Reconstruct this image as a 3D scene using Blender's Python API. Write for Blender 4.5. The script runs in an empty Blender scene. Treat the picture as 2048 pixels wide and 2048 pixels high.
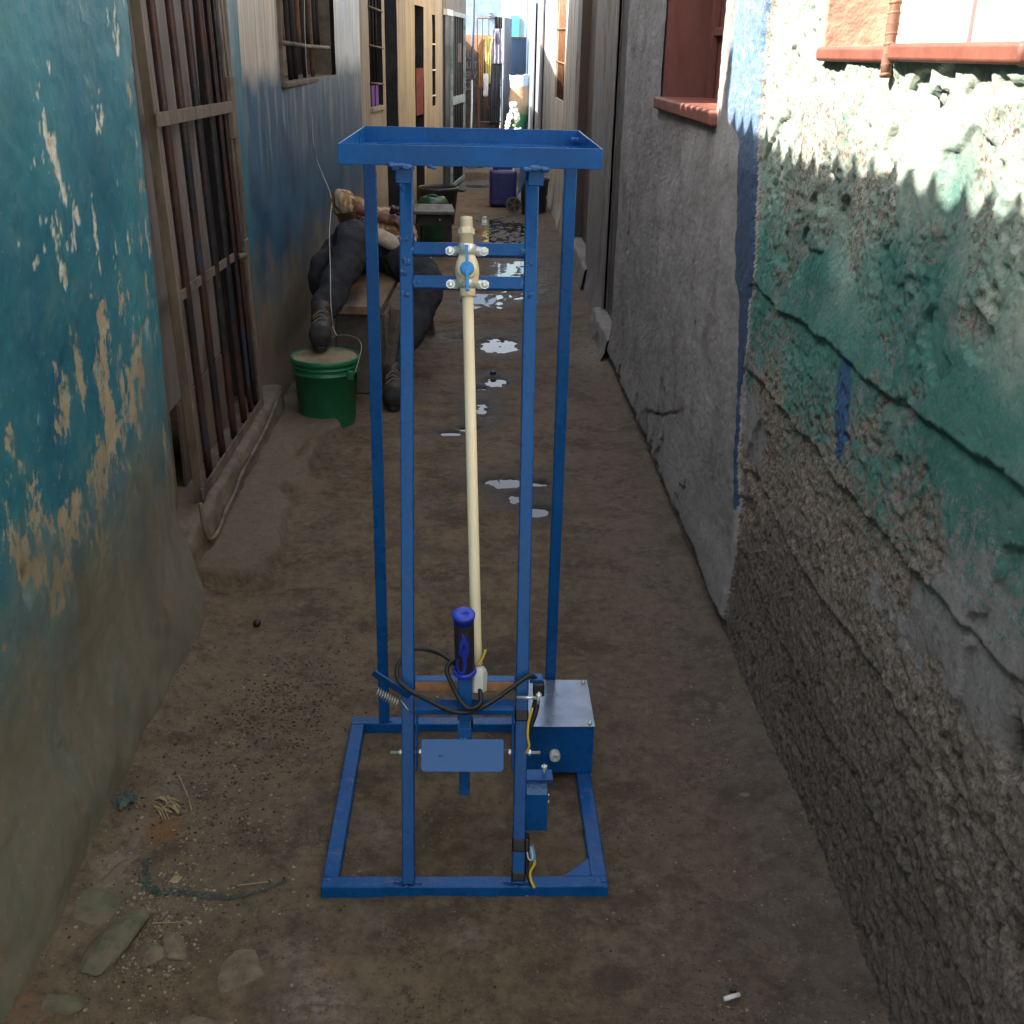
import bpy, bmesh, math, random
import numpy as np
from mathutils import Vector, Matrix

R = math.radians
rnd = random.Random(7)
scn = bpy.context.scene
COL = scn.collection

# ------------------------------------------------------------------ camera, sky, sun, exposure
def setup_view():
    p, yw, rl = R(22.6), R(2.2), R(1.35)
    F = Vector((math.sin(yw)*math.cos(p), math.cos(yw)*math.cos(p), -math.sin(p)))
    R0 = Vector((math.cos(yw), -math.sin(yw), 0)); U0 = R0.cross(F)
    Rv = R0*math.cos(rl) + U0*math.sin(rl); U = U0*math.cos(rl) - R0*math.sin(rl)
    cd = bpy.data.cameras.new('camera'); cam = bpy.data.objects.new('camera', cd); COL.objects.link(cam)
    m = Matrix((Rv, U, -F)).transposed().to_4x4(); m.translation = Vector((0, 0, 1.55))
    cam.matrix_world = m
    cd.sensor_width = 36; cd.sensor_height = 36; cd.lens = 36*2213/2048
    cd.clip_start = .05; cd.clip_end = 500
    scn.camera = cam
setup_view()
SUN_TO = Vector((-.75, -.18, .70)).normalized()
w = bpy.data.worlds.new('World'); scn.world = w; w.use_nodes = True
nt = w.node_tree; bg = nt.nodes['Background']
sky = nt.nodes.new('ShaderNodeTexSky'); sky.sky_type = 'NISHITA'; sky.sun_disc = False
sky.sun_elevation = math.asin(SUN_TO.z); sky.sun_rotation = math.atan2(SUN_TO.x, SUN_TO.y)
sky.dust_density = 3; sky.ozone_density = .6; sky.air_density = 1.0
hs = nt.nodes.new('ShaderNodeHueSaturation'); hs.inputs['Saturation'].default_value = .42
nt.links.new(sky.outputs[0], hs.inputs['Color']); nt.links.new(hs.outputs[0], bg.inputs[0])
bg.inputs[1].default_value = .12
sd = bpy.data.lights.new('sun', 'SUN'); sd.energy = 5.0; sd.angle = R(.5); sd.color = (1, .94, .84)
so = bpy.data.objects.new('sun', sd); COL.objects.link(so); so.location = (0, 0, 8)
so.rotation_euler = SUN_TO.to_track_quat('Z', 'Y').to_euler()
scn.view_settings.view_transform = 'Standard'; scn.view_settings.look = 'None'
scn.view_settings.gamma = 1; scn.view_settings.exposure = 2.2
scn.view_settings.use_curve_mapping = False

# ------------------------------------------------------------------ numpy noise
def _hash(ix, iy, s):
    h = (ix.astype(np.int64)*374761393 + iy.astype(np.int64)*668265263 + s*1274126177) & 0xffffffff
    h = ((h ^ (h >> 13))*1274126177) & 0xffffffff
    return ((h ^ (h >> 16)) & 0xffff)/65535.0
def vn(x, y, s=0):
    x = np.asarray(x, float); y = np.asarray(y, float)
    ix, iy = np.floor(x), np.floor(y); fx, fy = x-ix, y-iy
    fx = fx*fx*(3-2*fx); fy = fy*fy*(3-2*fy)
    a = _hash(ix, iy, s); b = _hash(ix+1, iy, s); c = _hash(ix, iy+1, s); d = _hash(ix+1, iy+1, s)
    return (a*(1-fx)+b*fx)*(1-fy) + (c*(1-fx)+d*fx)*fy
def fbm(x, y, o=4, s=0, g=.5):
    t = 0; a = 1; n = 0
    for i in range(o):
        t = t + a*(vn(x, y, s+i*17)*2-1); n += a; a *= g; x = x*2.03+5.1; y = y*2.03+1.7
    return t/n
def sstep(a, b, x): t = np.clip((x-a)/(b-a), 0, 1); return t*t*(3-2*t)

# ------------------------------------------------------------------ materials
class NT:
    def __init__(s, name, rough=.7, metal=0., spec=.5, color=(.5, .5, .5)):
        s.m = bpy.data.materials.new(name); s.m.use_nodes = True; s.t = s.m.node_tree
        s.b = s.t.nodes['Principled BSDF']
        s.b.inputs['Roughness'].default_value = rough; s.b.inputs['Metallic'].default_value = metal
        s.b.inputs['Specular IOR Level'].default_value = spec
        s.b.inputs['Base Color'].default_value = (*color, 1)
        s.tc = s.t.nodes.new('ShaderNodeTexCoord').outputs['Object']
    def _in(s, sock, v):
        if hasattr(v, 'is_output') or isinstance(v, bpy.types.NodeSocket): s.t.links.new(v, sock)
        elif isinstance(v, (tuple, list)) and sock.type == 'RGBA' and len(v) == 3: sock.default_value = (*v, 1)
        else: sock.default_value = v
    def map(s, sc=(1, 1, 1), vec=None, loc=(0, 0, 0)):
        n = s.t.nodes.new('ShaderNodeMapping'); s._in(n.inputs[0], vec or s.tc)
        n.inputs['Scale'].default_value = sc; n.inputs['Location'].default_value = loc; return n.outputs[0]
    def noise(s, scale, detail=5, rough=.6, st=None, dist=0, loc=(0, 0, 0)):
        n = s.t.nodes.new('ShaderNodeTexNoise'); n.inputs['Scale'].default_value = scale
        n.inputs['Detail'].default_value = detail; n.inputs['Roughness'].default_value = rough
        n.inputs['Distortion'].default_value = dist
        s._in(n.inputs['Vector'], s.map(st or (1, 1, 1), None, loc)); return n.outputs['Fac']
    def vor(s, scale, feat='F1', st=None, rand=1):
        n = s.t.nodes.new('ShaderNodeTexVoronoi'); n.feature = feat; n.inputs['Scale'].default_value = scale
        n.inputs['Randomness'].default_value = rand
        s._in(n.inputs['Vector'], s.map(st or (1, 1, 1))); return n.outputs['Distance']
    def attr(s, name):
        n = s.t.nodes.new('ShaderNodeAttribute'); n.attribute_name = name; return n.outputs['Fac']
    def geo(s, what='z', sp='Position'):
        g = s.t.nodes.new('ShaderNodeNewGeometry'); x = s.t.nodes.new('ShaderNodeSeparateXYZ')
        s.t.links.new(g.outputs[sp], x.inputs[0]); return x.outputs['xyz'.index(what)]
    def math(s, op, a, b=0., c=0., clamp=False):
        n = s.t.nodes.new('ShaderNodeMath'); n.operation = op; n.use_clamp = clamp
        s._in(n.inputs[0], a); s._in(n.inputs[1], b); s._in(n.inputs[2], c); return n.outputs[0]
    def rng(s, v, a, b, c=0., d=1.):
        n = s.t.nodes.new('ShaderNodeMapRange'); n.clamp = True; s._in(n.inputs[0], v)
        for i, q in enumerate((a, b, c, d)): s._in(n.inputs[i+1], q)
        return n.outputs[0]
    def mix(s, f, a, b, mode='MIX'):
        n = s.t.nodes.new('ShaderNodeMix'); n.data_type = 'RGBA'; n.blend_type = mode
        s._in(n.inputs[0], f); s._in(n.inputs[6], a); s._in(n.inputs[7], b); return n.outputs[2]
    def col(s, v): s._in(s.b.inputs['Base Color'], v); return s
    def rough(s, v): s._in(s.b.inputs['Roughness'], v); return s
    def bump(s, h, strength=.5, dist=.01):
        n = s.t.nodes.new('ShaderNodeBump'); n.inputs['Strength'].default_value = strength
        n.inputs['Distance'].default_value = dist; s._in(n.inputs['Height'], h)
        if s.b.inputs['Normal'].is_linked: s.t.links.new(s.b.inputs['Normal'].links[0].from_socket, n.inputs['Normal'])
        s.t.links.new(n.outputs[0], s.b.inputs['Normal']); return s

def simple(name, c, rough=.6, metal=0., var=.25, sc=30, bump=.15, bd=.003, spec=.5, dirt=None, dsc=6, dl=(.5, .62), st=None):
    """colour with grain, wear blotches and fine relief"""
    m = NT(name, rough, metal, spec)
    n = m.noise(sc, 6, .65, st); a = tuple(x*(1-var) for x in c); b = tuple(min(1, x*(1+var)) for x in c)
    k = m.mix(m.rng(n, .3, .7), a, b)
    if dirt: k = m.mix(m.rng(m.noise(dsc, 8, .7, st), dl[0], dl[1]), k, dirt)
    m.col(k); m.rough(m.rng(m.noise(sc*.6, 4), .3, .7, max(0, rough-.12), min(1, rough+.12)))
    if bump: m.bump(m.noise(sc*3, 5, .6, st), bump, bd)
    return m.m

MAT = {}
def make_mats():
    # --- earth floor
    m = NT('earth'); n1 = m.noise(4.5, 9, .72); n2 = m.noise(30, 8, .72, dist=.3); n3 = m.noise(150, 5, .7); big = m.noise(1.7, 5, .6, (1, .7, 1), loc=(2, 7, 0))
    k = m.mix(m.rng(n1, .34, .66), (.085, .056, .032), (.255, .170, .100))
    k = m.mix(m.rng(big, .42, .62, 0, .75), k, m.mix(n2, (.17, .122, .078), (.265, .195, .13)))
    k = m.mix(m.rng(n2, .50, .72, 0, .8), k, (.29, .21, .135)); k = m.mix(m.rng(n2, .46, .30, 0, .75), k, (.055, .037, .024))
    grit = m.rng(m.noise(6, 6, .7, loc=(8, 3, 0)), .42, .60)
    k = m.mix(m.rng(m.math('ADD', m.geo('x'), m.math('MULTIPLY', m.math('SUBTRACT', n1, .5), .9)), .22, .68, 0, .6), k, m.mix(n2, (.065, .052, .042), (.165, .138, .115)))
    k = m.mix(m.rng(m.noise(5, 9, .75, loc=(5, 5, 0)), .52, .62, 0, .62), k, (.060, .040, .026))
    k = m.mix(m.rng(m.noise(11, 9, .8, loc=(1, 9, 0)), .58, .66, 0, .6), k, (.30, .22, .145)); k = m.mix(m.rng(m.noise(16, 9, .8, loc=(7, 2, 0)), .60, .66, 0, .7), k, (.045, .031, .022))
    k = m.mix(m.math('MULTIPLY', grit, m.rng(n3, .36, .44, .8, 0)), k, (.02, .014, .01))
    k = m.mix(m.rng(m.noise(7, 7, .75, loc=(3, 1, 0)), .54, .68, 0, .65), k, (.055, .046, .041))
    k = m.mix(m.math('MULTIPLY', m.rng(grit, 0, 1, .25, 1), m.rng(m.noise(90, 4, .8, loc=(4, 4, 0)), .61, .67)), k, (.30, .25, .19))
    k = m.mix(m.math('MULTIPLY', m.attr('lime'), m.rng(m.noise(45, 7, .75, loc=(9, 2, 0)), .40, .58)), k, (.40, .34, .28))
    k = m.mix(m.math('MULTIPLY', m.attr('rust'), m.rng(n2, .35, .6)), k, (.30, .13, .035))
    k = m.mix(m.math('MULTIPLY', m.attr('slab'), m.rng(n2, .3, .6, .55, 1)), k, m.mix(n1, (.17, .125, .088), (.30, .228, .165)))
    wet = m.attr('wet'); k = m.mix(wet, k, (.026, .021, .019)); m.col(k)
    m.rough(m.math('ADD', m.rng(wet, 0, 1, .90, .27), m.math('MULTIPLY', n2, .08)))
    m.bump(m.noise(13, 9, .75), .9, .035); m.bump(m.noise(60, 8, .75), .5, .006); m.bump(m.noise(260, 4, .7), .35, .002)
    MAT['earth'] = m.m
    m = NT('water', .025, 0, .6, (.03, .03, .03)); m.b.inputs['IOR'].default_value = 1.33
    m.bump(m.noise(16, 3), .02, .01); MAT['water'] = m.m
    # --- teal flaking paint (nearest left wall)
    m = NT('teal_paint', .5); z = m.geo('z'); n = m.noise(2.6, 8, .6); ns = m.noise(6, 7, .65, (1, 1, .35))
    k = m.mix(m.rng(n, .34, .66), (.010, .108, .175), (.034, .195, .245))
    k = m.mix(m.rng(m.noise(9, 8, .7, loc=(2, 2, 2)), .5, .72, 0, .75), k, (.075, .20, .20))
    k = m.mix(m.rng(m.noise(22, 6, .7, (1, 1, .4), loc=(5, 0, 0)), .60, .74, 0, .8), k, (.012, .06, .07))
    tr = m.math('ADD', z, m.math('MULTIPLY', m.math('SUBTRACT', n, .5), -.9))
    dirt = m.mix(m.rng(ns, .3, .7), (.13, .108, .072), (.25, .205, .15))
    peel = m.rng(m.math('ADD', m.attr('peel'), m.math('MULTIPLY', m.math('SUBTRACT', m.noise(34, 9, .85, (1, 1, .5)), .5), 2.2)), .50, .57)
    k = m.mix(peel, k, m.mix(m.noise(60, 5, .7), (.30, .235, .15), (.47, .39, .27)))
    k = m.mix(m.rng(tr, .72, .40, 0, .93), k, m.mix(m.rng(ns, .5, .65, 0, .5), dirt, (.045, .085, .07)))
    k = m.mix(m.attr('chip'), k, m.mix(m.rng(m.noise(40, 5, .8), .4, .6), (.66, .66, .60), (.40, .36, .26)))
    k = m.mix(m.rng(m.noise(80, 5, .8), .64, .68), k, (.42, .37, .26)); k = m.mix(m.rng(m.noise(36, 8, .8, loc=(6, 1, 4)), .66, .70, 0, .8), k, (.05, .06, .04))
    m.col(k); m.rough(m.rng(ns, .3, .7, .34, .62)); m.bump(m.noise(9, 6, .6), .25, .02); m.bump(m.noise(120, 6, .7), .3, .003)
    MAT['teal'] = m.m
    # --- blue and cream streaked wall
    m = NT('blue_cream_paint', .55); z = m.geo('z'); y = m.geo('y')
    st = m.noise(26, 7, .7, (1, 1, .06)); n = m.noise(4, 7, .6); st2 = m.noise(11, 6, .65, (1, 1, .12), loc=(3, 3, 0))
    blue = m.mix(m.rng(n, .35, .65), (.012, .062, .13), (.03, .12, .20))
    cream = m.mix(m.rng(st, .35, .68), (.36, .29, .22), (.74, .65, .53))
    pale = m.mix(m.rng(st, .35, .65), (.40, .46, .50), (.68, .73, .75))
    cream = m.mix(m.rng(y, 7.3, 7.8), cream, pale)
    zz = m.math('ADD', z, m.math('MULTIPLY', m.math('SUBTRACT', n, .5), .25))
    k = m.mix(m.rng(zz, 1.37, 1.50), blue, cream)
    sm = m.math('MULTIPLY', m.rng(st2, .52, .68), m.rng(z, .75, 1.25)); k = m.mix(m.math('MULTIPLY', sm, .7), k, (.36, .34, .30))
    low = m.math('ADD', z, m.math('MULTIPLY', m.math('SUBTRACT', m.noise(5, 8, .65, loc=(1, 5, 0)), .5), .9))
    k = m.mix(m.rng(low, .70, .42), k, m.mix(st2, (.15, .115, .07), (.24, .19, .125)))
    k = m.mix(m.rng(m.noise(40, 6, .75, (1, 1, .25)), .66, .72), k, (.36, .32, .25))
    m.col(k); m.rough(m.rng(n, .3, .7, .4, .65)); m.bump(m.noise(30, 7, .7, (1, 1, .2)), .4, .006); MAT['bluecream'] = m.m
    # --- beige streaky wall
    m = NT('beige_plaster', .8); st = m.noise(14, 8, .7, (1, 1, .05)); n = m.noise(3, 6, .6)
    k = m.mix(m.rng(st, .32, .7), (.27, .205, .14), (.54, .44, .33)); k = m.mix(m.rng(n, .5, .75, 0, .6), k, (.22, .19, .16))
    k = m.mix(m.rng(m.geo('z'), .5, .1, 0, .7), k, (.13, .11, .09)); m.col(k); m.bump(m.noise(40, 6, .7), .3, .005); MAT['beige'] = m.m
    # --- rough right wall
    m = NT('rough_render', .92); f = m.noise(85, 6, .85); v = m.vor(95); n = m.noise(3.5, 8, .65); st = m.noise(14, 7, .7)
    agg = m.mix(m.rng(f, .38, .64), (.070, .052, .040), (.40, .33, .275))
    agg = m.mix(m.rng(st, .54, .72, 0, .8), agg, (.15, .105, .07))
    agg = m.mix(m.rng(v, .0, .35, .5, 0), agg, (.02, .017, .015))
    sm = m.mix(m.rng(m.noise(30, 8, .8), .3, .7), (.17, .155, .145), (.34, .32, .31))
    k = m.mix(m.attr('smooth'), agg, sm)
    gp = m.math('ADD', m.attr('paint'), m.math('MULTIPLY', m.math('SUBTRACT', m.noise(26, 8, .8), .5), 1.7))
    gp = m.math('ADD', gp, m.math('MULTIPLY', m.math('SUBTRACT', f, .5), 1.9))
    gr = m.mix(m.rng(n, .35, .68), (.026, .135, .108), (.085, .245, .20)); gr = m.mix(m.rng(m.noise(9, 6, .7, loc=(7, 0, 1)), .5, .68, 0, .85), gr, (.15, .22, .20))
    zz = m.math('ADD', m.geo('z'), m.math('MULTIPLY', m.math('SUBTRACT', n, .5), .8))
    gr = m.mix(m.rng(zz, 1.12, 1.42, 0, .85), gr, m.mix(m.rng(m.noise(18, 7, .75), .4, .65), (.26, .33, .27), (.50, .48, .38)))  # upper paint turned pale cream, sun glare put into the colour
    k = m.mix(m.rng(gp, .40, .58), k, gr)
    k = m.mix(m.rng(v, .0, .22, .4, 0), k, (.03, .03, .026)); k = m.mix(m.rng(m.noise(48, 5, .8, loc=(3, 9, 2)), .35, .28), k, (.04, .036, .032))
    bp = m.math('ADD', m.attr('bluep'), m.math('MULTIPLY', m.math('SUBTRACT', m.noise(24, 8, .75), .5), .9))
    k = m.mix(m.rng(bp, .45, .55), k, m.mix(n, (.02, .07, .16), (.05, .13, .25)))
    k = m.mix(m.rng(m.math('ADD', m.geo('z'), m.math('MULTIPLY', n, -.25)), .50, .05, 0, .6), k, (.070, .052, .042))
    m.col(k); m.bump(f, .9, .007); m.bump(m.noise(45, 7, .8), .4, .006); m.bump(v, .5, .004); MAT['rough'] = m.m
    # --- grey plaster
    m = NT('grey_plaster', .88); st = m.noise(7, 9, .75, (1, .45, .8)); n = m.noise(4, 7, .6); f = m.noise(100, 5, .85, (1, .6, 1))
    k = m.mix(m.rng(st, .3, .72), (.19, .175, .165), (.40, .375, .365)); k = m.mix(m.rng(n, .55, .7, 0, .7), k, (.15, .125, .10))
    k = m.mix(m.rng(f, .62, .7), k, (.05, .045, .04)); k = m.mix(m.rng(f, .36, .30), k, (.36, .34, .31))
    bp = m.math('ADD', m.attr('bluep'), m.math('MULTIPLY', m.math('SUBTRACT', m.noise(20, 8, .75), .5), .35))
    blue = m.mix(n, (.07, .14, .27), (.15, .24, .38)); blue = m.mix(m.rng(m.noise(60, 5, .8), .52, .6), blue, (.30, .36, .42))
    blue2 = m.mix(m.noise(25, 5), (.02, .045, .10), (.045, .08, .15))
    k = m.mix(m.rng(bp, .46, .54), k, m.mix(m.rng(m.geo('z'), 1.25, 1.45), blue2, blue))  # strip coloured pale where sunlit, navy where shaded, split at the shadow line
    k = m.mix(m.attr('crack'), k, (.035, .03, .027))
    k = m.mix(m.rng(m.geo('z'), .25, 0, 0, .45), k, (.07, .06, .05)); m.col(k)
    m.bump(f, .9, .008); m.bump(m.noise(20, 8, .75, (1, .5, 1)), .5, .014); MAT['grey'] = m.m
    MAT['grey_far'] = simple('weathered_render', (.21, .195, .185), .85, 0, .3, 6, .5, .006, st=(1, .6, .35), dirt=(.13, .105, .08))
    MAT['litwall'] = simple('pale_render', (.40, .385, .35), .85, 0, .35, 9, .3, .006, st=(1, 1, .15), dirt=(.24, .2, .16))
    # --- stand blue enamel
    m = NT('blue_enamel', .3, 0, .20); n = m.noise(14, 5, .6); f = m.noise(55, 6, .7, loc=(1, 2, 3))
    k = m.mix(m.rng(n, .3, .7), (.003, .066, .235), (.006, .092, .31)); k = m.mix(m.rng(f, .62, .74, 0, .4), k, (.04, .14, .36))
    k = m.mix(m.rng(m.noise(150, 3, .7), .72, .76, 0, .6), k, (.16, .2, .27))
    m.col(k); du = m.math('MULTIPLY', m.rng(m.geo('z', 'Normal'), .6, .9), m.rng(m.noise(60, 7, .75, loc=(2, 0, 5)), .52, .66)); k = m.mix(m.math('MULTIPLY', du, m.rng(m.geo('z'), .2, .03, .1, .5)), k, (.17, .13, .09)); m.col(k); m.rough(m.rng(n, .3, .7, .20, .38)); m.bump(m.noise(40, 4, .55), .2, .004); m.bump(m.noise(320, 3), .08, .001); MAT['enamel'] = m.m
    m = NT('gloss_enamel', .14, 0, .38, (.008, .095, .30)); m.rough(m.rng(m.noise(25, 5), .3, .7, .10, .24)); m.bump(m.noise(30, 4), .1, .004); MAT['gloss'] = m.m
    m = NT('blue_weld', .22, 0, .5); m.col(m.mix(m.noise(70, 4), (.013, .078, .25), (.03, .11, .31))); m.bump(m.noise(110, 3), .8, .004); MAT['weld'] = m.m
    MAT['cpvc'] = simple('cream_pipe', (.86, .72, .49), .38, 0, .05, 12, .05, .001)
    MAT['lever'] = simple('lever_blue', (.03, .26, .66), .35, 0, .08, 30, .05)
    MAT['zinc'] = simple('zinc', (.72, .73, .70), .30, .55, .1, 60, .1, .001, dirt=(.42, .45, .42))
    MAT['rubber'] = simple('black_rubber', (.014, .014, .014), .5, 0, .3, 50, .1)
    MAT['gripblack'] = simple('grip_charcoal', (.024, .022, .030), .6, 0, .3, 90, .5, .001)
    MAT['gripblue'] = simple('grip_blue', (.02, .05, .50), .42, 0, .1, 60, .1)
    MAT['tape'] = simple('black_tape', (.006, .006, .006), .4, 0, .2, 30, .3)
    MAT['yellow'] = simple('yellow_wire', (.72, .50, .03), .45, 0, .1)
    MAT['bluewire'] = simple('pale_blue_wire', (.10, .30, .50), .45)
    MAT['whiteplastic'] = simple('grey_white_plastic', (.62, .62, .58), .5, 0, .08, 20, .1, dirt=(.42, .42, .38))
    MAT['lidpaint'] = simple('blue_lid', (.19, .23, .31), .2, .5, .15, 30, .08, .001)
    MAT['rustbar'] = simple('rusty_strip', (.42, .19, .08), .7, 0, .4, 40, .3)
    MAT['spring'] = simple('spring_steel', (.55, .52, .45), .35, .9, .1)
    # --- doors, bars
    m = NT('worn_bar', .45, .3); n = m.noise(2.2, 5, .6, (1, 3, 1)); k = m.mix(m.rng(n, .46, .56), (.018, .019, .026), (.075, .028, .020))
    k = m.mix(m.rng(n, .57, .63), k, (.04, .045, .075)); k = m.mix(m.rng(m.noise(30, 6, .7), .52, .68, 0, .7), k, (.075, .055, .045)); m.col(k); m.bump(m.noise(80, 5), .3, .002); MAT['bar'] = m.m
    MAT['framesteel'] = simple('dusty_steel', (.165, .125, .09), .7, .1, .35, 20, .3, .003, st=(1, 1, .3), dirt=(.06, .05, .045))
    MAT['sheet'] = simple('grey_sheet', (.25, .215, .195), .55, .2, .25, 6, .2, dirt=(.11, .085, .07), st=(1, 1, .3))
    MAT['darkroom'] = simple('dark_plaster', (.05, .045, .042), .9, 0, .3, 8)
    MAT['brown'] = simple('brown_shutter', (.15, .105, .075), .7, 0, .35, 14, .3, st=(1, 1, .15), dirt=(.07, .055, .045))
    MAT['redbrown'] = simple('red_oxide', (.17, .055, .036), .6, 0, .3, 15, .3, .004, dirt=(.22, .13, .09), dl=(.55, .7))
    MAT['reddark'] = simple('red_oxide_wood', (.16, .055, .04), .65, 0, .4, 12, .3, st=(1, 1, .2), dirt=(.06, .04, .035))
    MAT['peach'] = simple('peach_reveal', (.38, .24, .17), .8, 0, .3, 12, .6, .01, dirt=(.5, .32, .22))
    MAT['palewood'] = simple('pale_shutter', (.62, .56, .50), .6, 0, .12, 9, .2, st=(1, 1, .2))
    MAT['rebar'] = simple('rebar', (.20, .10, .065), .7, .3, .3, 40, .3)
    MAT['metaldoor'] = simple('grey_steel_door', (.115, .12, .14), .5, .3, .3, 5, .15, .002, dirt=(.04, .042, .055), dsc=7, dl=(.42, .6), st=(1, 1, .5))
    MAT['browndoor'] = simple('stained_door', (.11, .07, .045), .75, 0, .4, 6, .2, st=(1, 1, .3), dirt=(.035, .033, .04), dl=(.4, .6))
    MAT['ironwin'] = simple('iron_bars', (.03, .024, .022), .6, .4, .3)
    MAT['zincroof'] = simple('corrugated_iron', (.28, .24, .2), .55, .6, .3, 5, .2, st=(1, 6, 1), dirt=(.20, .09, .04))
    MAT['concrete'] = simple('sill_concrete', (.15, .115, .08), .92, 0, .35, 14, .6, .008, dirt=(.10, .08, .06))
    MAT['paleframe'] = simple('pale_gate_paint', (.36, .42, .43), .55, 0, .2, 14, .1, dirt=(.12, .30, .28))
    MAT['turq'] = simple('turquoise_paint', (.12, .50, .45), .6, 0, .2, 10)
    MAT['skyblue'] = simple('sky_blue_wall', (.24, .33, .44), .85, 0, .2, 7, .2, dirt=(.30, .37, .44))
    MAT['cyanwall'] = simple('pale_cyan_wall', (.50, .68, .74), .85, 0, .1, 6, .2)
    MAT['bluewall'] = simple('mid_blue_wall', (.13, .19, .28), .8, 0, .25, 7, .2, st=(1, 1, .2))
    m = NT('brick_render', .9); n = m.noise(9, 7, .7); k = m.mix(m.rng(n, .35, .65), (.10, .085, .075), (.20, .17, .15))
    k = m.mix(m.rng(m.math('ADD', m.geo('z'), m.math('MULTIPLY', m.noise(4), .3)), 1.6, 1.75), k, (.42, .24, .15)); m.col(k); m.bump(m.noise(30, 6), .4, .01); MAT['endwall'] = m.m
    MAT['chalk'] = simple('white_lettering', (.42, .42, .41), .9, 0, .1)
    MAT['greenplastic'] = simple('green_plastic', (.012, .155, .062), .38, 0, .2, 12, .1, dirt=(.07, .14, .07), dl=(.58, .75))
    m = NT('dusty_lid', .8); m.col(m.mix(m.rng(m.noise(9, 7, .7), .34, .56), (.13, .12, .06), (.30, .215, .13))); m.bump(m.noise(60), .3, .003); MAT['dustlid'] = m.m
    MAT['wire'] = simple('galvanised_wire', (.35, .34, .3), .4, .8, .2)
    MAT['string'] = simple('pale_string', (.50, .46, .38), .9, 0, .2)
    MAT['darkplastic'] = simple('dark_plastic', (.022, .022, .026), .4, 0, .3, 15, .1, dirt=(.05, .045, .04))
    MAT['navyplastic'] = simple('navy_plastic', (.018, .022, .13), .35, 0, .2, 12, .1)
    MAT['greenjerry'] = simple('green_jerrycan', (.015, .085, .04), .35, 0, .25, 12, .1)
    MAT['bench'] = simple('bench_wood', (.17, .10, .055), .7, 0, .35, 18, .3, st=(1, .15, 1), dirt=(.06, .04, .03))
    MAT['oldwood'] = simple('old_grey_wood', (.13, .10, .075), .85, 0, .35, 16, .4, st=(.3, .3, 1), dirt=(.05, .04, .035))
    MAT['darkwood'] = simple('sooty_wood', (.035, .028, .024), .7, 0, .4, 16, .3, dirt=(.015, .012, .01))
    MAT['tabletop'] = simple('worn_table_top', (.16, .14, .125), .6, 0, .3, 20, .2, st=(1, .2, 1), dirt=(.07, .06, .055))
    MAT['trouser'] = simple('charcoal_cloth', (.020, .021, .026), .9, 0, .25, 35, .5, .004)
    m = NT('plaid_shirt', .9); wv = m.noise(22, 3); k = m.mix(m.rng(m.noise(14, 2, .5, (3, .6, .6)), .5, .53), (.36, .19, .065), (.50, .38, .25))
    k = m.mix(m.rng(m.noise(16, 2, .5, (.6, 3, .6), loc=(4, 4, 4)), .55, .58), k, (.17, .09, .05)); m.col(k); m.bump(m.noise(120, 4), .3, .002); MAT['shirt'] = m.m
    MAT['innershirt'] = simple('tan_white_plaid', (.55, .44, .33), .9, 0, .3, 20, .3)
    MAT['skin'] = simple('skin', (.20, .085, .055), .5, 0, .15, 25, .1)
    MAT['hair'] = simple('black_hair', (.01, .009, .008), .8)
    MAT['shoe'] = simple('brown_leather', (.035, .024, .017), .55, 0, .3, 25, .3, dirt=(.08, .06, .045))
    MAT['sole'] = simple('shoe_sole', (.02, .017, .015), .8)
    MAT['lace'] = simple('shoe_lace', (.15, .125, .10), .9)
    MAT['grape'] = simple('dark_red_fruit', (.03, .008, .012), .35, 0, .4, 60)
    m = NT('printed_sack', .7); z = m.geo('z'); x = m.geo('x'); nn = m.noise(8, 6, .65)
    zz = m.math('ADD', z, m.math('MULTIPLY', nn, .3))
    k = m.mix(m.rng(zz, .72, .95), (.02, .16, .06), (.50, .33, .20)); k = m.mix(m.rng(zz, 1.17, 1.2), k, (.55, .65, .72))
    k = m.mix(m.rng(nn, .58, .66, 0, .8), k, (.10, .30, .14)); m.col(k); m.bump(nn, .5, .03); MAT['sack'] = m.m
    MAT['white'] = simple('white_sheeting', (.78, .78, .76), .5, 0, .1, 10, .3, .01)
    MAT['ironsheet'] = simple('dark_iron_door', (.045, .05, .065), .5, .3, .3, 5, .1)
    MAT['slate'] = simple('grey_door_leaf', (.21, .19, .20), .6, .1, .2, 5, .1)
    MAT['orangecloth'] = simple('orange_cloth', (.42, .23, .10), .9, 0, .3, 9, .3)
    MAT['lilaccloth'] = simple('lilac_cloth', (.32, .30, .40), .9, 0, .3, 9, .3)
    MAT['purple'] = simple('purple_cloth', (.20, .06, .36), .8, 0, .3, 12)
    MAT['redcloth'] = simple('red_curtain', (.13, .012, .014), .9, 0, .4, 12)
    MAT['stone'] = simple('field_stone', (.19, .14, .095), .95, 0, .4, 30, .8, .01, dirt=(.25, .20, .15))
    MAT['greenstone'] = simple('painted_rubble', (.12, .115, .07), .9, 0, .4, 25, .7, .008, dirt=(.17, .13, .09), dl=(.45,.6))
    MAT['pebble'] = simple('pebbles', (.27, .21, .15), .9, 0, .6, 45, .3)
    MAT['debris'] = simple('dark_crumbs', (.06, .038, .024), .95, 0, .5, 45, .3)
    MAT['rag'] = simple('grey_green_rag', (.075, .10, .09), .95, 0, .5, 70, .6, .006)
    MAT['straw'] = simple('straw', (.34, .25, .14), .85, 0, .3)
    MAT['paperwhite'] = simple('paper_white', (.75, .73, .68), .7)
    MAT['boxcard'] = simple('grey_brown_block', (.105, .088, .074), .9, 0, .3, 14, .4, .006)
make_mats()

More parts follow.
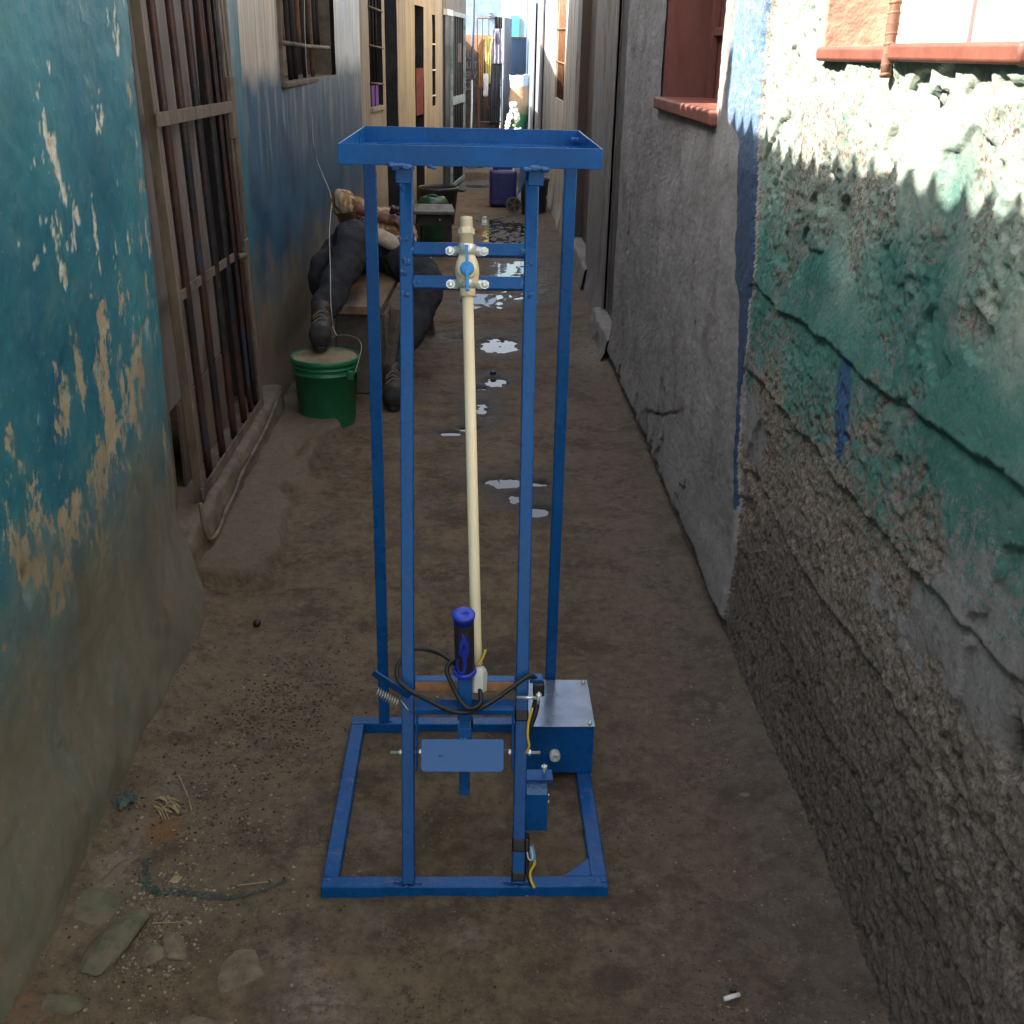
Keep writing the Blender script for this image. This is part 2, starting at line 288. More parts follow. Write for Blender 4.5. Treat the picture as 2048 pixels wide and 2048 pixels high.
# ------------------------------------------------------------------ mesh helpers
def tagit(o, label=None, cat=None, group=None, kind=None):
    if label: o['label'] = label
    if cat: o['category'] = cat
    if group: o['group'] = group
    if kind: o['kind'] = kind
    return o
def thing(name, loc, label, cat, group=None):
    o = bpy.data.objects.new(name, None); COL.objects.link(o); o.location = loc; o.empty_display_size = .1
    return tagit(o, label, cat, group)
def wloc(p):
    v = Vector((0, 0, 0))
    while p: v += p.location; p = p.parent
    return v
def link(name, me, mat, parent=None, smooth=False, origin=None):
    me.name = name; o = bpy.data.objects.new(name, me); COL.objects.link(o)
    if mat: me.materials.append(MAT[mat] if isinstance(mat, str) else mat)
    if smooth: me.shade_smooth()
    if parent: off = wloc(parent); o.parent = parent
    else:
        co = np.empty(len(me.vertices)*3); me.vertices.foreach_get('co', co); co = co.reshape(-1, 3)
        off = Vector(origin) if origin else Vector((*((co.max(0)+co.min(0))/2)[:2], co.min(0)[2])); o.location = off
    me.transform(Matrix.Translation(-off)); return o
class MB:
    def __init__(s): s.bm = bmesh.new()
    def box(s, a, b): return s.obox(((a[0]+b[0])/2, (a[1]+b[1])/2, (a[2]+b[2])/2), (abs(b[0]-a[0])/2, abs(b[1]-a[1])/2, abs(b[2]-a[2])/2))
    def obox(s, c, h, rot=None):
        c = Vector(c); vs = []
        for sx, sy, sz in ((-1,-1,-1),(1,-1,-1),(1,1,-1),(-1,1,-1),(-1,-1,1),(1,-1,1),(1,1,1),(-1,1,1)):
            v = Vector((sx*h[0], sy*h[1], sz*h[2])); v = rot @ v if rot else v; vs.append(s.bm.verts.new(c+v))
        for f in ((3,2,1,0),(4,5,6,7),(0,1,5,4),(1,2,6,5),(2,3,7,6),(3,0,4,7)): s.bm.faces.new([vs[i] for i in f])
        return s
    def bar(s, p, q, w, h, ref=(0, 0, 1), ext=0):
        """square bar from p to q; w across, h along ref"""
        p, q = Vector(p), Vector(q); d = (q-p).normalized(); p -= d*ext; q += d*ext
        r = Vector(ref); a = d.cross(r).normalized(); b = a.cross(d)
        return s.obox((p+q)/2, (w/2, (q-p).length/2, h/2), Matrix((a, d, b)).transposed())
    def tube(s, pts, rad, seg=10, cap=True):
        pts = [Vector(p) for p in pts]; n = len(pts); rings = []
        rads = rad if isinstance(rad, (list, tuple)) else [rad]*n
        t0 = (pts[1]-pts[0]).normalized(); u = t0.orthogonal().normalized()
        for i, p in enumerate(pts):
            t = (pts[min(i+1, n-1)]-pts[max(i-1, 0)]).normalized(); u = (u - t*u.dot(t)).normalized(); v = t.cross(u)
            rings.append([s.bm.verts.new(p+(u*math.cos(2*math.pi*k/seg)+v*math.sin(2*math.pi*k/seg))*rads[i]) for k in range(seg)])
        for a, b in zip(rings, rings[1:]):
            for k in range(seg): s.bm.faces.new((a[k], a[(k+1)%seg], b[(k+1)%seg], b[k]))
        if cap: s.bm.faces.new(rings[0][::-1]); s.bm.faces.new(rings[-1])
        return s
    def lathe(s, o, prof, axis=(0, 0, 1), seg=24, cap=True, ell=1.0):
        o = Vector(o); ax = Vector(axis).normalized(); u = ax.orthogonal().normalized()
        if abs(ax.z) > .9: u = Vector((1, 0, 0)); u = (u-ax*u.dot(ax)).normalized()
        v = ax.cross(u); rings = []
        for r, z in prof: rings.append([s.bm.verts.new(o+ax*z+(u*math.cos(2*math.pi*k/seg)+v*math.sin(2*math.pi*k/seg)*ell)*max(r, 1e-5)) for k in range(seg)])
        for a, b in zip(rings, rings[1:]):
            for k in range(seg): s.bm.faces.new((a[k], a[(k+1)%seg], b[(k+1)%seg], b[k]))
        if cap: s.bm.faces.new(rings[0][::-1]); s.bm.faces.new(rings[-1])
        return s
    def prism(s, poly, ext):
        """poly: list of 3D points, extruded by ext"""
        e = Vector(ext); a = [s.bm.verts.new(Vector(p)) for p in poly]; b = [s.bm.verts.new(Vector(p)+e) for p in poly]; n = len(a)
        s.bm.faces.new(a[::-1]); s.bm.faces.new(b)
        for i in range(n): s.bm.faces.new((a[i], a[(i+1)%n], b[(i+1)%n], b[i]))
        return s
    def ball(s, c, r, sub=2, sc=(1, 1, 1), rot=None):
        m = Matrix.Translation(Vector(c)) @ (rot.to_4x4() if rot else Matrix()) @ Matrix.Diagonal((r*sc[0], r*sc[1], r*sc[2], 1))
        bmesh.ops.create_icosphere(s.bm, subdivisions=sub, radius=1, matrix=m); return s
    def build(s, name, mat, parent=None, smooth=False, bevel=0, seg=2, origin=None, **tg):
        bmesh.ops.recalc_face_normals(s.bm, faces=s.bm.faces)
        me = bpy.data.meshes.new(name); s.bm.to_mesh(me); s.bm.free(); o = link(name, me, mat, parent, smooth, origin)
        if bevel:
            b = o.modifiers.new('bevel', 'BEVEL'); b.width = bevel; b.segments = seg; b.limit_method = 'ANGLE'; b.angle_limit = R(40)
            me.shade_smooth(); me.set_sharp_from_angle(angle=R(50)) if hasattr(me, 'set_sharp_from_angle') else None
        return tagit(o, **tg)
def curve(pts, n=8):
    """Catmull-Rom through pts"""
    P = [Vector(p) for p in pts]; P = [P[0]*2-P[1]] + P + [P[-1]*2-P[-2]]; out = []
    for i in range(1, len(P)-2):
        for k in range(n):
            t = k/n; a, b, c, d = P[i-1:i+3]
            out.append(.5*((2*b)+(c-a)*t+(2*a-5*b+4*c-d)*t*t+(3*b-a-3*c+d)*t**3))
    return out+[P[-2]]
def gridmesh(name, X, attrs=None, keep=None):
    """X: (n,m,3) array -> mesh"""
    n, m, _ = X.shape; me = bpy.data.meshes.new(name); idx = np.arange(n*m).reshape(n, m)
    q = np.stack([idx[:-1, :-1], idx[1:, :-1], idx[1:, 1:], idx[:-1, 1:]], -1)
    q = q[keep] if keep is not None else q.reshape(-1, 4)
    me.vertices.add(n*m); me.vertices.foreach_set('co', X.reshape(-1).astype(np.float32))
    me.loops.add(q.size); me.loops.foreach_set('vertex_index', q.reshape(-1).astype(np.int32))
    me.polygons.add(len(q)); me.polygons.foreach_set('loop_start', np.arange(0, q.size, 4, dtype=np.int32))
    for k, v in (attrs or {}).items():
        a = me.attributes.new(k, 'FLOAT', 'POINT'); a.data.foreach_set('value', v.reshape(-1).astype(np.float32))
    me.update(calc_edges=True); me.validate(); return me
def steps(brk):
    """brk: [(start, step)..., (end, None)] -> coordinates"""
    out = []
    for (a, st), (b, _) in zip(brk, brk[1:]): out.append(np.linspace(a, b, max(2, int(round((b-a)/st))+1))[:-1])
    return np.append(np.concatenate(out), brk[-1][0])
def sheet(name, P0, P1, us, zs, disp, mat, parent, holes=(), attrs=None, side=1):
    """vertical wall face from P0 to P1 (us = y values along it), normal to the right of travel * side"""
    for h in holes:
        us = us.copy(); zs = zs.copy()
        for v in h[:2]: us[np.abs(us-v).argmin()] = v
        for v in h[2:]:
            if zs[0] < v < zs[-1]: zs[np.abs(zs-v).argmin()] = v
    U, Z = np.meshgrid(us, zs, indexing='ij'); t = (U-P0[1])/(P1[1]-P0[1])
    d = np.array([P1[0]-P0[0], P1[1]-P0[1]]); d /= np.hypot(*d); nx, ny = d[1]*side, -d[0]*side
    D, A = disp(U, Z)
    X = np.stack([P0[0]+(P1[0]-P0[0])*t+nx*D, U+ny*D, Z], -1)
    cu = (U[:-1, :-1]+U[1:, 1:])/2; cz = (Z[:-1, :-1]+Z[1:, 1:])/2; keep = np.ones(cu.shape, bool)
    for h in holes: keep &= ~((cu > h[0]) & (cu < h[1]) & (cz > h[2]) & (cz < h[3]))
    if side < 0: X = X[::-1]; keep = keep[::-1]; A = {k: v[::-1] for k, v in A.items()}
    me = gridmesh(name, X, A, keep); return link(name, me, mat, parent, True)

# ------------------------------------------------------------------ ground
PUD = [(.14, 6.23, .115, .17, .030), (-.10, 6.38, .08, .05, .018), (.11, 5.46, .06, .09, .026), (.03, 5.33, .05, .03, .018),
       (.13, 4.035, .085, .055, .030), (.24, 4.02, .06, .035, .026), (.24, 3.74, .045, .045, .028), (.16, 3.86, .05, .06, .014), (-.10, 4.63, .05, .03, .019), (-.02, 4.69, .05, .03, .02),
       (.04, 5.0, .05, .15, .012), (.02, 14.25, .22, .22, .03)]
def ground_h(x, y):
    h = .008*fbm(x*2.2, y*2.2, 4, 3)+.0048*fbm(x*9, y*9, 5, 9)+.0016*fbm(x*45, y*45, 3, 5)+.002
    h = h + .035*sstep(-.62, -.86, x)*sstep(3.3, 2.6, y)*(1+.5*fbm(x*6, y*6, 3, 2)) + .018*sstep(.55, .78, x)
    h = h + .006*sstep(2.2, 1.2, y)*np.maximum(0, fbm(x*7, y*7, 4, 21))*3*sstep(.1, -.5, x)
    # raised concrete apron along the left wall
    ed = -.635 + .045*fbm(x*0+3, y*5.5, 4, 31) - .06*np.exp(-((y-3.85)/.12)**2) + .04*sstep(4.45, 4.6, y)
    ap = sstep(ed+.020, ed-.014, x+.02*fbm(x*14, y*14, 3, 62))*sstep(3.10, 3.13, y+.02*fbm(x*9, y*0, 3, 4))*sstep(5.02, 4.98, y+.1*sstep(-.8, -.7, x))
    hole = np.exp(-(((x+.73)/.045)**2+((y-4.28)/.10)**2))+np.exp(-(((x+.66)/.05)**2+((y-3.97)/.12)**2))*.5
    h = h*(1-ap*.7) + ap*.052 - .05*hole*ap
    n = fbm(x*26, y*22, 4, 77); n3 = fbm(x*70, y*50, 3, 78)
    for px, py, rx, ry, dp in PUD:
        h = h - dp*np.exp(-(((x-px)/rx)**2+((y-py)/ry)**2)**1.5)*(1+.9*n+.5*n3)
    wetm = sstep(.42, .12, np.abs(x-.30-.12*fbm(y*.9, y*0, 2, 6)))*sstep(7.0, 7.5, y)*sstep(12.6, 11, y)
    wetm = np.maximum(wetm, sstep(.26, .1, np.abs(x-.05))*sstep(7.0, 7.3, y)*sstep(8.0, 7.6, y))
    h = h - wetm*(.0135+.009*fbm(x*5, y*2.2, 4, 55)) + wetm*.010*fbm(x*24, y*13, 4, 61)
    step = sstep(14.9, 14.98, y+.05*vn(x*4, y*0, 2))
    h = h + .09*step + .17*sstep(15, 20, y)
    h = np.where((x < -1.25) | (x > 1.2), -.02, h)
    wet = wetm.copy()
    for px, py, rx, ry, dp in PUD: wet = np.maximum(wet, sstep(3.6, 1.0, np.hypot((x-px)/rx, (y-py)/ry)+.7*n))
    return h, np.clip(wet*(.75+.5*n), 0, 1), ap
def build_ground():
    xs = steps([(-60, 8), (-4, .6), (-1.3, .05), (-.92, .008), (.82, .05), (1.3, .6), (4, 8), (60, None)])
    ys = steps([(-60, 8), (-6.5, .3), (.9, .02), (1.35, .0075), (4.6, .012), (9, .022), (15.2, .06), (21, .6), (26, 8), (70, None)])
    X, Y = np.meshgrid(xs, ys, indexing='ij'); H, W, AP = ground_h(X, Y)
    lime = np.zeros_like(X)
    for px, py, rx, ry, a in [(-.713, 1.80, .025, .06, 1), (-.70, 1.9, .03, .05, .8), (-.175, 1.91, .06, .06, .45), (-.20, 1.96, .05, .05, .4), (-.27, 1.53, .05, .045, .75), (-.26, 1.46, .07, .04, .9), (.00, 1.62, .06, .03, .4),
                             (-.33, 1.58, .04, .04, .5), (-.68, 2.1, .03, .07, .5), (-.2, 1.66, .07, .03, .25), (.65, 6.0, .12, .35, .5), (.2, 1.95, .04, .06, .3), (-.95, 4.5, .1, .3, .3)]:
        lime = np.maximum(lime, a*np.exp(-(((X-px)/rx)**2+((Y-py)/ry)**2)))
    rust = np.zeros_like(X)
    for px, py, rx, ry, a in [(-.655, 1.93, .04, .05, 1), (-.252, 1.545, .03, .02, 1), (-.78, 1.45, .05, .04, .7), (-.06, 1.85, .15, .12, .12)]:
        rust = np.maximum(rust, a*np.exp(-(((X-px)/rx)**2+((Y-py)/ry)**2)))
    slab = np.clip(AP*.75 + .8*sstep(14.85, 14.95, Y), 0, 1)
    me = gridmesh('ground', np.stack([X, Y, H], -1), dict(wet=W, lime=lime, rust=rust, slab=slab))
    o = link('ground', me, 'earth', smooth=True, origin=(0, 0, 0)); tagit(o, kind='structure')
build_ground()
M = MB(); M.bm.faces.new([M.bm.verts.new(p) for p in ((-.35, 3.4, -.0115), (.74, 3.4, -.0115), (.74, 14.8, -.0115), (-.35, 14.8, -.0115))])
M.build('water', 'water', kind='structure')

# ------------------------------------------------------------------ roofs
def corrugated(M, x0, x1, z0, y0, y1, slope=.16, amp=.026, per=.102, x0b=None, jag=.02, sd=1):
    """sheet whose eave runs along y at x0 (to x0b), rising away from the alley (x1)"""
    n = int((y1-y0)/per*8); ys = np.linspace(y0, y1, n); x0b = x0 if x0b is None else x0b; rows = []
    for j in range(4):
        row = []
        for i, yy in enumerate(ys):
            xe = x0+(x0b-x0)*i/(n-1); xx = xe+(x1-xe)*j/3
            if j == 0: xx += jag*(_hash(np.array(int((yy-y0)/.74)), np.array(0), sd)-.5)
            ph = 2*math.pi*yy/per; zz = z0+abs(xx-xe)*slope+amp*(2*abs(math.sin(ph/2))**.8-1)*-1 + .022*float(fbm(yy*1.3, 0*yy, 3, sd)) + .012*float(fbm(yy*6, 0*yy, 2, sd+3))
            row.append(M.bm.verts.new((xx, yy, zz)))
        rows.append(row)
    for a, b in zip(rows, rows[1:]):
        for i in range(n-1): M.bm.faces.new((a[i], a[i+1], b[i+1], b[i]))
    return M
# ------------------------------------------------------------------ teal house, nearest on the left
H1 = thing('house', (-.95, 1, 0), 'teal painted plaster house nearest on the left, its paint flaking off in cream patches', 'house')
def disp1(y, z):
    D = -.012*sstep(2.78, 2.92, y) + .004*fbm(y*3, z*3, 4, 1) + .0022*fbm(y*22, z*22, 4, 2) + .05*sstep(.35, 0, z)*(1+.4*fbm(y*5, z*5, 3, 3))
    n = fbm(y*15, z*9, 6, 41, .68); big = np.exp(-(((y-2.42)/.26)**2+((z-.80)/.22)**2)) + .9*np.exp(-(((y-2.0)/.34)**2+((z-.62)/.14)**2))
    big += .8*np.exp(-(((y-2.72)/.09)**2+((z-.92)/.22)**2)) + .55*np.exp(-(((y-1.8)/.3)**2+((z-.80)/.10)**2))
    big += .45*np.exp(-(((y-2.84)/.07)**2+((z-.62)/.3)**2))
    peel = np.clip(.5+1.6*(n*.66 + .24*big-.25-.16*sstep(.95, 1.15, z)*sstep(2.85, 2.6, y)), 0, 1)
    chipn = fbm(y*17, z*9, 5, 91, .65); ch = np.exp(-(((y-2.18)/.22)**2+((z-1.28)/.16)**2))
    chip = sstep(.44, .47, chipn+.16*ch+.02) * sstep(.8, 1.0, z)
    dot = vn(y*38, z*24, 12)**6; chip = np.maximum(chip, sstep(.80, .86, dot)*sstep(.85, 1.2, z))
    D = D - .0022*sstep(.45, .6, peel+.5*fbm(y*34, z*17, 4, 13)) - .0015*chip - .012*sstep(.25, .5, fbm(y*2+8, z*2, 3, 8))*.3
    hx = np.exp(-(((y-1.86)/.016)**2+((z-.62)/.03)**2)); D -= .03*hx
    edge = sstep(.05, 0, np.abs(y-2.96)+.03*fbm(y*0, z*9, 3, 5))*sstep(.55, .35, z); D -= .02*edge
    return D, dict(peel=peel*(1-chip), chip=chip)
us = steps([(-1.8, .1), (1.0, .02), (1.3, .006), (2.92, None)]); zs = steps([(-.05, .0075), (1.75, .08), (2.7, None)])  # wall stops behind the camera so sunlight can bounce into the foreground
sheet('wall', (-.82, -1.8), (-.82, 2.92), us, zs, disp1, 'teal', H1)
M = MB(); M.box((-1.12, 2.88, .0), (-.838, 2.918, 2.62)).build('door_jamb', 'framesteel', H1); MB().box((-1.12, 3.34, .02), (-.965, 3.40, 2.13)).build('door_jamb', 'framesteel', H1, bevel=.006); MB().box((-.965, 4.60, .02), (-.940, 4.80, 3.4)).build('door_jamb', 'teal', H1, bevel=.004); MB().box((-1.12, 4.62, .02), (-.966, 4.78, 3.4)).build('door_jamb', 'darkroom', H1)
MB().box((-1.12, 2.92, 2.14), (-.94, 3.655, 2.66)).build('lintel', 'teal', H1, bevel=.006); MB().box((-1.12, 3.66, 2.14), (-.94, 4.60, 3.4)).build('lintel', 'teal', H1, bevel=.006)
def sill(y0, y1, xf, xb, zt, sd, amp=.012):
    us = np.linspace(y0, y1, int((y1-y0)/.012)); ts = np.linspace(0, 1, 24); U, T = np.meshgrid(us, ts, indexing='ij')
    n = fbm(U*9, T*3, 4, sd)
    Xs = np.where(T < .5, xf+.03*(.5-T)*2+amp*n, xf+amp*n-(T-.5)*2*(xf-xb)); Z = np.where(T < .5, T*2*zt, zt)+amp*.6*fbm(U*14, T*5, 4, sd+2)*(T > .3)
    return gridmesh('sill', np.stack([Xs, U, Z], -1))
me = sill(2.90, 4.82, -.865, -1.25, .150, 5, .016); link('sill', me, 'concrete', H1, True)
# room behind the gate
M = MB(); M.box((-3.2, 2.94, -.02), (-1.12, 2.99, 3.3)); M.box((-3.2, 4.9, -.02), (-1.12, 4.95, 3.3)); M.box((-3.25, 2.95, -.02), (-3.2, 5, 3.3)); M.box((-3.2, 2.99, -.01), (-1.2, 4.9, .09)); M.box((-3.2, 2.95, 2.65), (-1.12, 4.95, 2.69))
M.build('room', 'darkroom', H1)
M = MB()
M.box((-.99, 3.43, .45), (-.98, 4.22, 2.08)); M.build('door_leaf', 'sheet', H1, bevel=.003)
MB().box((-.985, 3.55, .16), (-.975, 4.22, .445)).build('door_panel', 'brown', H1)
corrugated(MB(), -.66, -4.6, 2.68, -1.9, 3.735, sd=4).build('roof', 'zincroof', H1)
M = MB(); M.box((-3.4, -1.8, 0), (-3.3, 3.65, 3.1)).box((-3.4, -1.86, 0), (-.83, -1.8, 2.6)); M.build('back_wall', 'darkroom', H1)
# security gate
G = thing('security_gate', (-.95, 4.1, .12), 'rusty barred security gate of long round bars hung in the teal doorway on the left', 'gate')
def gx_(z, o=0.): return -.900-.0325*(z-.13)+o      # the gate leans back a little
for y in (3.425, 4.505): MB().bar((gx_(.15), y, .15), (gx_(2.08), y, 2.08), .030, .030, (0, 1, 0)).build('frame', 'framesteel', G, bevel=.002)
MB().bar((gx_(2.07), 3.44, 2.075), (gx_(2.07), 4.49, 2.075), .030, .030).build('frame', 'framesteel', G, bevel=.002)
MB().bar((gx_(.17, .012), 3.40, .185), (gx_(.17, .012), 4.52, .165), .006, .038).build('bottom_rail', 'framesteel', G, bevel=.001)
for i, y in enumerate([3.575, 3.785, 3.99, 4.185, 4.32, 4.42]):
    MB().tube(curve([(gx_(.18), y, .18), (gx_(.75, .003*rnd.uniform(-1, 1)), y+.004, .75), (gx_(1.35), y-.003, 1.35), (gx_(2.06), y, 2.06)], 5), .0135 if i < 4 else .010, 10).build('bar', 'bar', G, smooth=True)
MB().bar((gx_(1.33, .019), 3.40, 1.345), (gx_(1.33, .019), 4.50, 1.335), .006, .040).build('cross_rail', 'framesteel', G, bevel=.001)
for a, b, z in ((3.44, 3.56, .82), (3.60, 3.77, .82), (3.80, 3.975, .815), (4.005, 4.17, .81), (4.20, 4.31, .805)): MB().bar((gx_(z), a, z), (gx_(z), b, z-.004), .006, .032).build('cross_rail', 'framesteel', G, bevel=.001)
MB().box((-.935, 4.45, 1.22), (-.915, 4.53, 1.44)).build('lock_plate', 'framesteel', G, bevel=.003); MB().box((-.925, 4.46, .68), (-.905, 4.53, .84)).build('lock_plate', 'framesteel', G, bevel=.003); MB().tube([(-.91, 4.34, .80), (-.89, 4.37, .795)], .012).build('latch', 'framesteel', G, True)
MB().tube([(-.90, 4.465, .17), (-.955, 4.46, 2.05)], .007).build('hinge_rod', 'framesteel', G, smooth=True); MB().tube([(-.905, 4.56, .17), (-.95, 4.56, 2.05)], .009).build('hinge_rod', 'framesteel', G, smooth=True)
MB().tube(curve([(-.855, 3.24, .22), (-.845, 3.25, .10), (-.835, 3.33, .075), (-.838, 3.50, .090), (-.842, 3.66, .088), (-.842, 3.78, .108), (-.842, 4.02, .112), (-.845, 4.36, .115), (-.86, 4.78, .13)], 6), .0075, 8).build('conduit', 'framesteel', smooth=True, label='thin bent brown conduit running along the concrete doorstep under the barred gate', cat='pipe')

# ------------------------------------------------------------------ blue and cream house
H2 = thing('house', (-1.0, 6.7, 0), 'taller blue and cream streaked house with a barred window beside the resting person', 'house')
A2, B2 = (-.95, 4.79), (-.86, 8.86)
def disp2(y, z):
    D = .004*fbm(y*3, z*3, 4, 11)+.0018*fbm(y*20, z*12, 4, 12)+.035*sstep(.2, 0, z); return D, {}
us = steps([(4.79, .02), (8.86, None)]); zs = steps([(-.05, .02), (1.9, .1), (3.42, None)])
W1 = (5.70, 7.55, 1.39, 2.35)
sheet('wall', A2, B2, us, zs, disp2, 'bluecream', H2, holes=[W1])
def xl(y): return A2[0]+(B2[0]-A2[0])*(y-A2[1])/(B2[1]-A2[1])
def reveal(M, x, y0, y1, z0, z1, d, th=.02, bottom=True):
    """four inner faces of an opening set d deep behind x; d<0 goes to -x"""
    a, b = sorted((x, x+d))
    M.box((a, y0-th, z0-th), (b, y0, z1+th)); M.box((a, y1, z0-th), (b, y1+th, z1+th)); M.box((a, y0, z1), (b, y1, z1+th))
    if bottom: M.box((a, y0, z0-th), (b, y1, z0))
    return M
Wn = thing('window', (-.92, 6.6, 1.39), '', '')
for k in ('label', 'category'):
    if k in Wn: del Wn[k]
Wn.parent = H2; Wn.location = Vector((-.92, 6.6, 1.39))-H2.location
reveal(MB(), -.915, *W1, -.17).build('reveal', 'concrete', Wn)
MB().box((-1.12, 5.6, 1.3), (-1.085, 7.7, 2.4)).build('interior', 'ironwin', Wn)
MB().box((-1.08, 5.72, 1.47), (-1.065, 6.72, 2.3)).build('shutter', 'sheet', Wn, bevel=.003)
MB().box((-1.065, 5.72, 1.40), (-1.04, 6.75, 1.47)).build('shutter_rail', 'framesteel', Wn, bevel=.003)
for i, y in enumerate([5.88, 6.06, 6.23, 6.41, 6.58, 6.74, 6.88, 7.02, 7.18]):
    low = 1.55 if i not in (1, 2, 4, 6) else 1.39
    MB().tube(curve([(-.945, y+.02, low), (-.948+.004*rnd.uniform(-1, 1), y+.01*rnd.uniform(-1, 1), 1.8), (-.945, y, 2.34)], 3), .013, 8).build('bar', 'ironwin' if i % 3 else 'rebar', Wn, smooth=True)
MB().tube([(-.925, 5.68, 1.565), (-.93, 6.6, 1.55), (-.91, 7.42, 1.545)], .012, 8).build('cross_bar', 'framesteel', Wn, smooth=True)
MB().box((-1.12, 5.70, 1.36), (-.905, 7.55, 1.388)).build('sill', 'concrete', Wn, bevel=.008)
corrugated(MB(), -.70, -3.4, 3.46, 3.66, 10.35, sd=9).build('roof', 'zincroof', H2)
M = MB(); M.box((-3.4, 3.1, 0), (-3.3, 9.9, 3.6)).box((-3.3, 3.66, 2.6), (-1.13, 3.76, 3.42)).box((-3.3, 9.8, 2.4), (-.73, 9.9, 3.42)); M.box((-3.3, 8.86, 2.3), (-.88, 9.9, 3.42)); M.build('side_wall', 'bluewall', H2)

# ------------------------------------------------------------------ beige house
H3 = thing('house', (-.75, 11, 0), 'beige streaky plaster house beyond the blue one with narrow dark doorways', 'house')
A3, B3 = (-.86, 8.86), (-.38, 13.15)
def disp3(y, z): return .004*fbm(y*3, z*3, 4, 21), {}
W2 = (9.20, 9.72, 1.12, 2.3); D1 = (9.84, 10.40, .02, 2.3); D2 = (11.33, 11.86, .02, 1.93); W3 = (12.42, 12.64, 1.0, 1.88)
us = steps([(8.86, .02), (13.15, None)]); zs = steps([(-.05, .03), (2.45, None)])
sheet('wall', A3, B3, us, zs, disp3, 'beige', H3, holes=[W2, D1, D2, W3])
def x3(y): return A3[0]+(B3[0]-A3[0])*(y-A3[1])/(B3[1]-A3[1])
a3 = math.atan2(B3[0]-A3[0], B3[1]-A3[1]); rz3 = Matrix.Rotation(-a3, 3, 'Z')
def op3(M, y0, y1, z0, z1, off, th):   # slab parallel to this wall set back by off
    ym = (y0+y1)/2; hl = (y1-y0)/2/math.cos(a3); c = Vector((x3(ym), ym, (z0+z1)/2)) + rz3 @ Vector((-off, 0, 0))
    return M.obox(c, (th/2, hl, (z1-z0)/2), rz3)
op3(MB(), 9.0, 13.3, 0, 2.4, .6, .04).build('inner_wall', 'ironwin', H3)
M = MB()
for y in (9.20, 9.72, 9.84, 10.40, 11.33, 11.86, 12.42, 12.64): op3(MB(), y-.012 if y in (9.2, 9.84, 11.33, 12.42) else y, y if y in (9.2, 9.84, 11.33, 12.42) else y+.012, .02, 2.3, .095, .18).build('reveal', 'darkplastic' if y > 9.8 else 'ironwin', H3)
w3 = op3(MB(), 9.2, 9.72, 1.09, 1.12, .05, .14).build('sill', 'beige', H3)
wn = op3(MB(), 9.2, 9.72, 1.12, 2.3, .20, .02).build('window', 'ironwin', H3)
for k in range(4):
    y = 9.25+k*.125; MB().tube([(x3(y)-.03, y, 1.12), (x3(y)-.03, y, 2.3)], .009, 6).build('bar', 'ironwin', wn, smooth=True)
for z in (1.28, 1.55, 1.82): MB().tube([(x3(9.2)+.005, 9.18, z+.02), (x3(9.72)+.005, 9.74, z)], .008, 6).build('cross_bar', 'framesteel', wn, smooth=True)
for y in (9.30, 9.46): op3(MB(), y-.055, y+.05, 1.13, 1.28, .0, .006).build('cloth', 'purple', wn)
op3(MB(), 9.84, 10.40, .02, 2.3, .12, .03).build('door', 'darkplastic', H3, bevel=.004)
op3(MB(), 11.33, 11.86, .02, 1.93, .15, .03).build('door', 'ironwin', H3)
op3(MB(), 11.42, 11.86, .95, 1.38, .01, .01).build('curtain', 'redcloth', H3)
wn = op3(MB(), 12.42, 12.64, 1.0, 1.88, .12, .02).build('window', 'ironwin', H3)
for z in (1.1, 1.35, 1.6): MB().tube([(x3(12.42), 12.42, z), (x3(12.64), 12.64, z)], .008, 6).build('cross_bar', 'white', wn)
corrugated(MB(), -.56, -3.4, 2.46, 10.35, 15.2, x0b=-.02, sd=14, slope=.08).build('roof', 'zincroof', H3)
M = MB(); M.box((-3.4, 9.9, 0), (-3.3, 15.2, 2.6)); M.build('back_wall', 'darkroom', H3)
# dark gates beyond it
H4 = thing('house', (-.35, 13.9, 0), 'grey-blue walled house with dark doors at the far left end', 'house')
def wallseg(M, p, q, z0, z1, th=.12, side=-1):
    p, q = Vector((*p, 0)), Vector((*q, 0)); d = (q-p).normalized(); n = Vector((d.y, -d.x, 0))*side
    return M.prism([(p.x, p.y, z0), (q.x, q.y, z0), (q.x, q.y, z1), (p.x, p.y, z1)], n*th)
wallseg(MB(), (-.38, 13.15), (-.14, 15.2), 0, 2.45).build('wall', 'grey_far', H4)
wallseg(MB(), (-.375, 13.22), (-.33, 13.62), .02, 1.9, .03, 1).build('door', 'ironsheet', H4, bevel=.003)
wallseg(MB(), (-.37, 13.2), (-.32, 13.66), 1.9, 1.96, .05, 1).build('door_frame', 'white', H4)
G2 = thing('metal_gate', (-.3, 14.3, 0), 'narrow pale framed gate leaf with dark vertical bars standing open far down the left side', 'gate')
gp, gq = (-.285, 13.68), (-.155, 14.80)
M = MB(); P = lambda t, z: (gp[0]+(gq[0]-gp[0])*t, gp[1]+(gq[1]-gp[1])*t, z)
for t in (0, 1): M.bar(P(t, .02), P(t, 1.93), .035, .035, (0, 1, 0))
for z in (1.93, 1.0, .05): M.bar(P(0, z), P(1, z), .03, .05 if z != 1.0 else .09)
M.build('frame', 'paleframe', G2, bevel=.003)
wallseg(MB(), (gp[0]-.02, gp[1]), (gq[0]-.02, gq[1]), .05, 1.9, .01).build('panel', 'ironsheet', G2)
for k in range(1, 7): MB().tube([P(k/7, .05), P(k/7, 1.93)], .008, 6).build('bar', 'ironwin', G2, smooth=True)
MB().box((-.22, 13.60, 1.42), (-.18, 13.68, 1.62)).build('lock_box', 'slate', G2, bevel=.004)

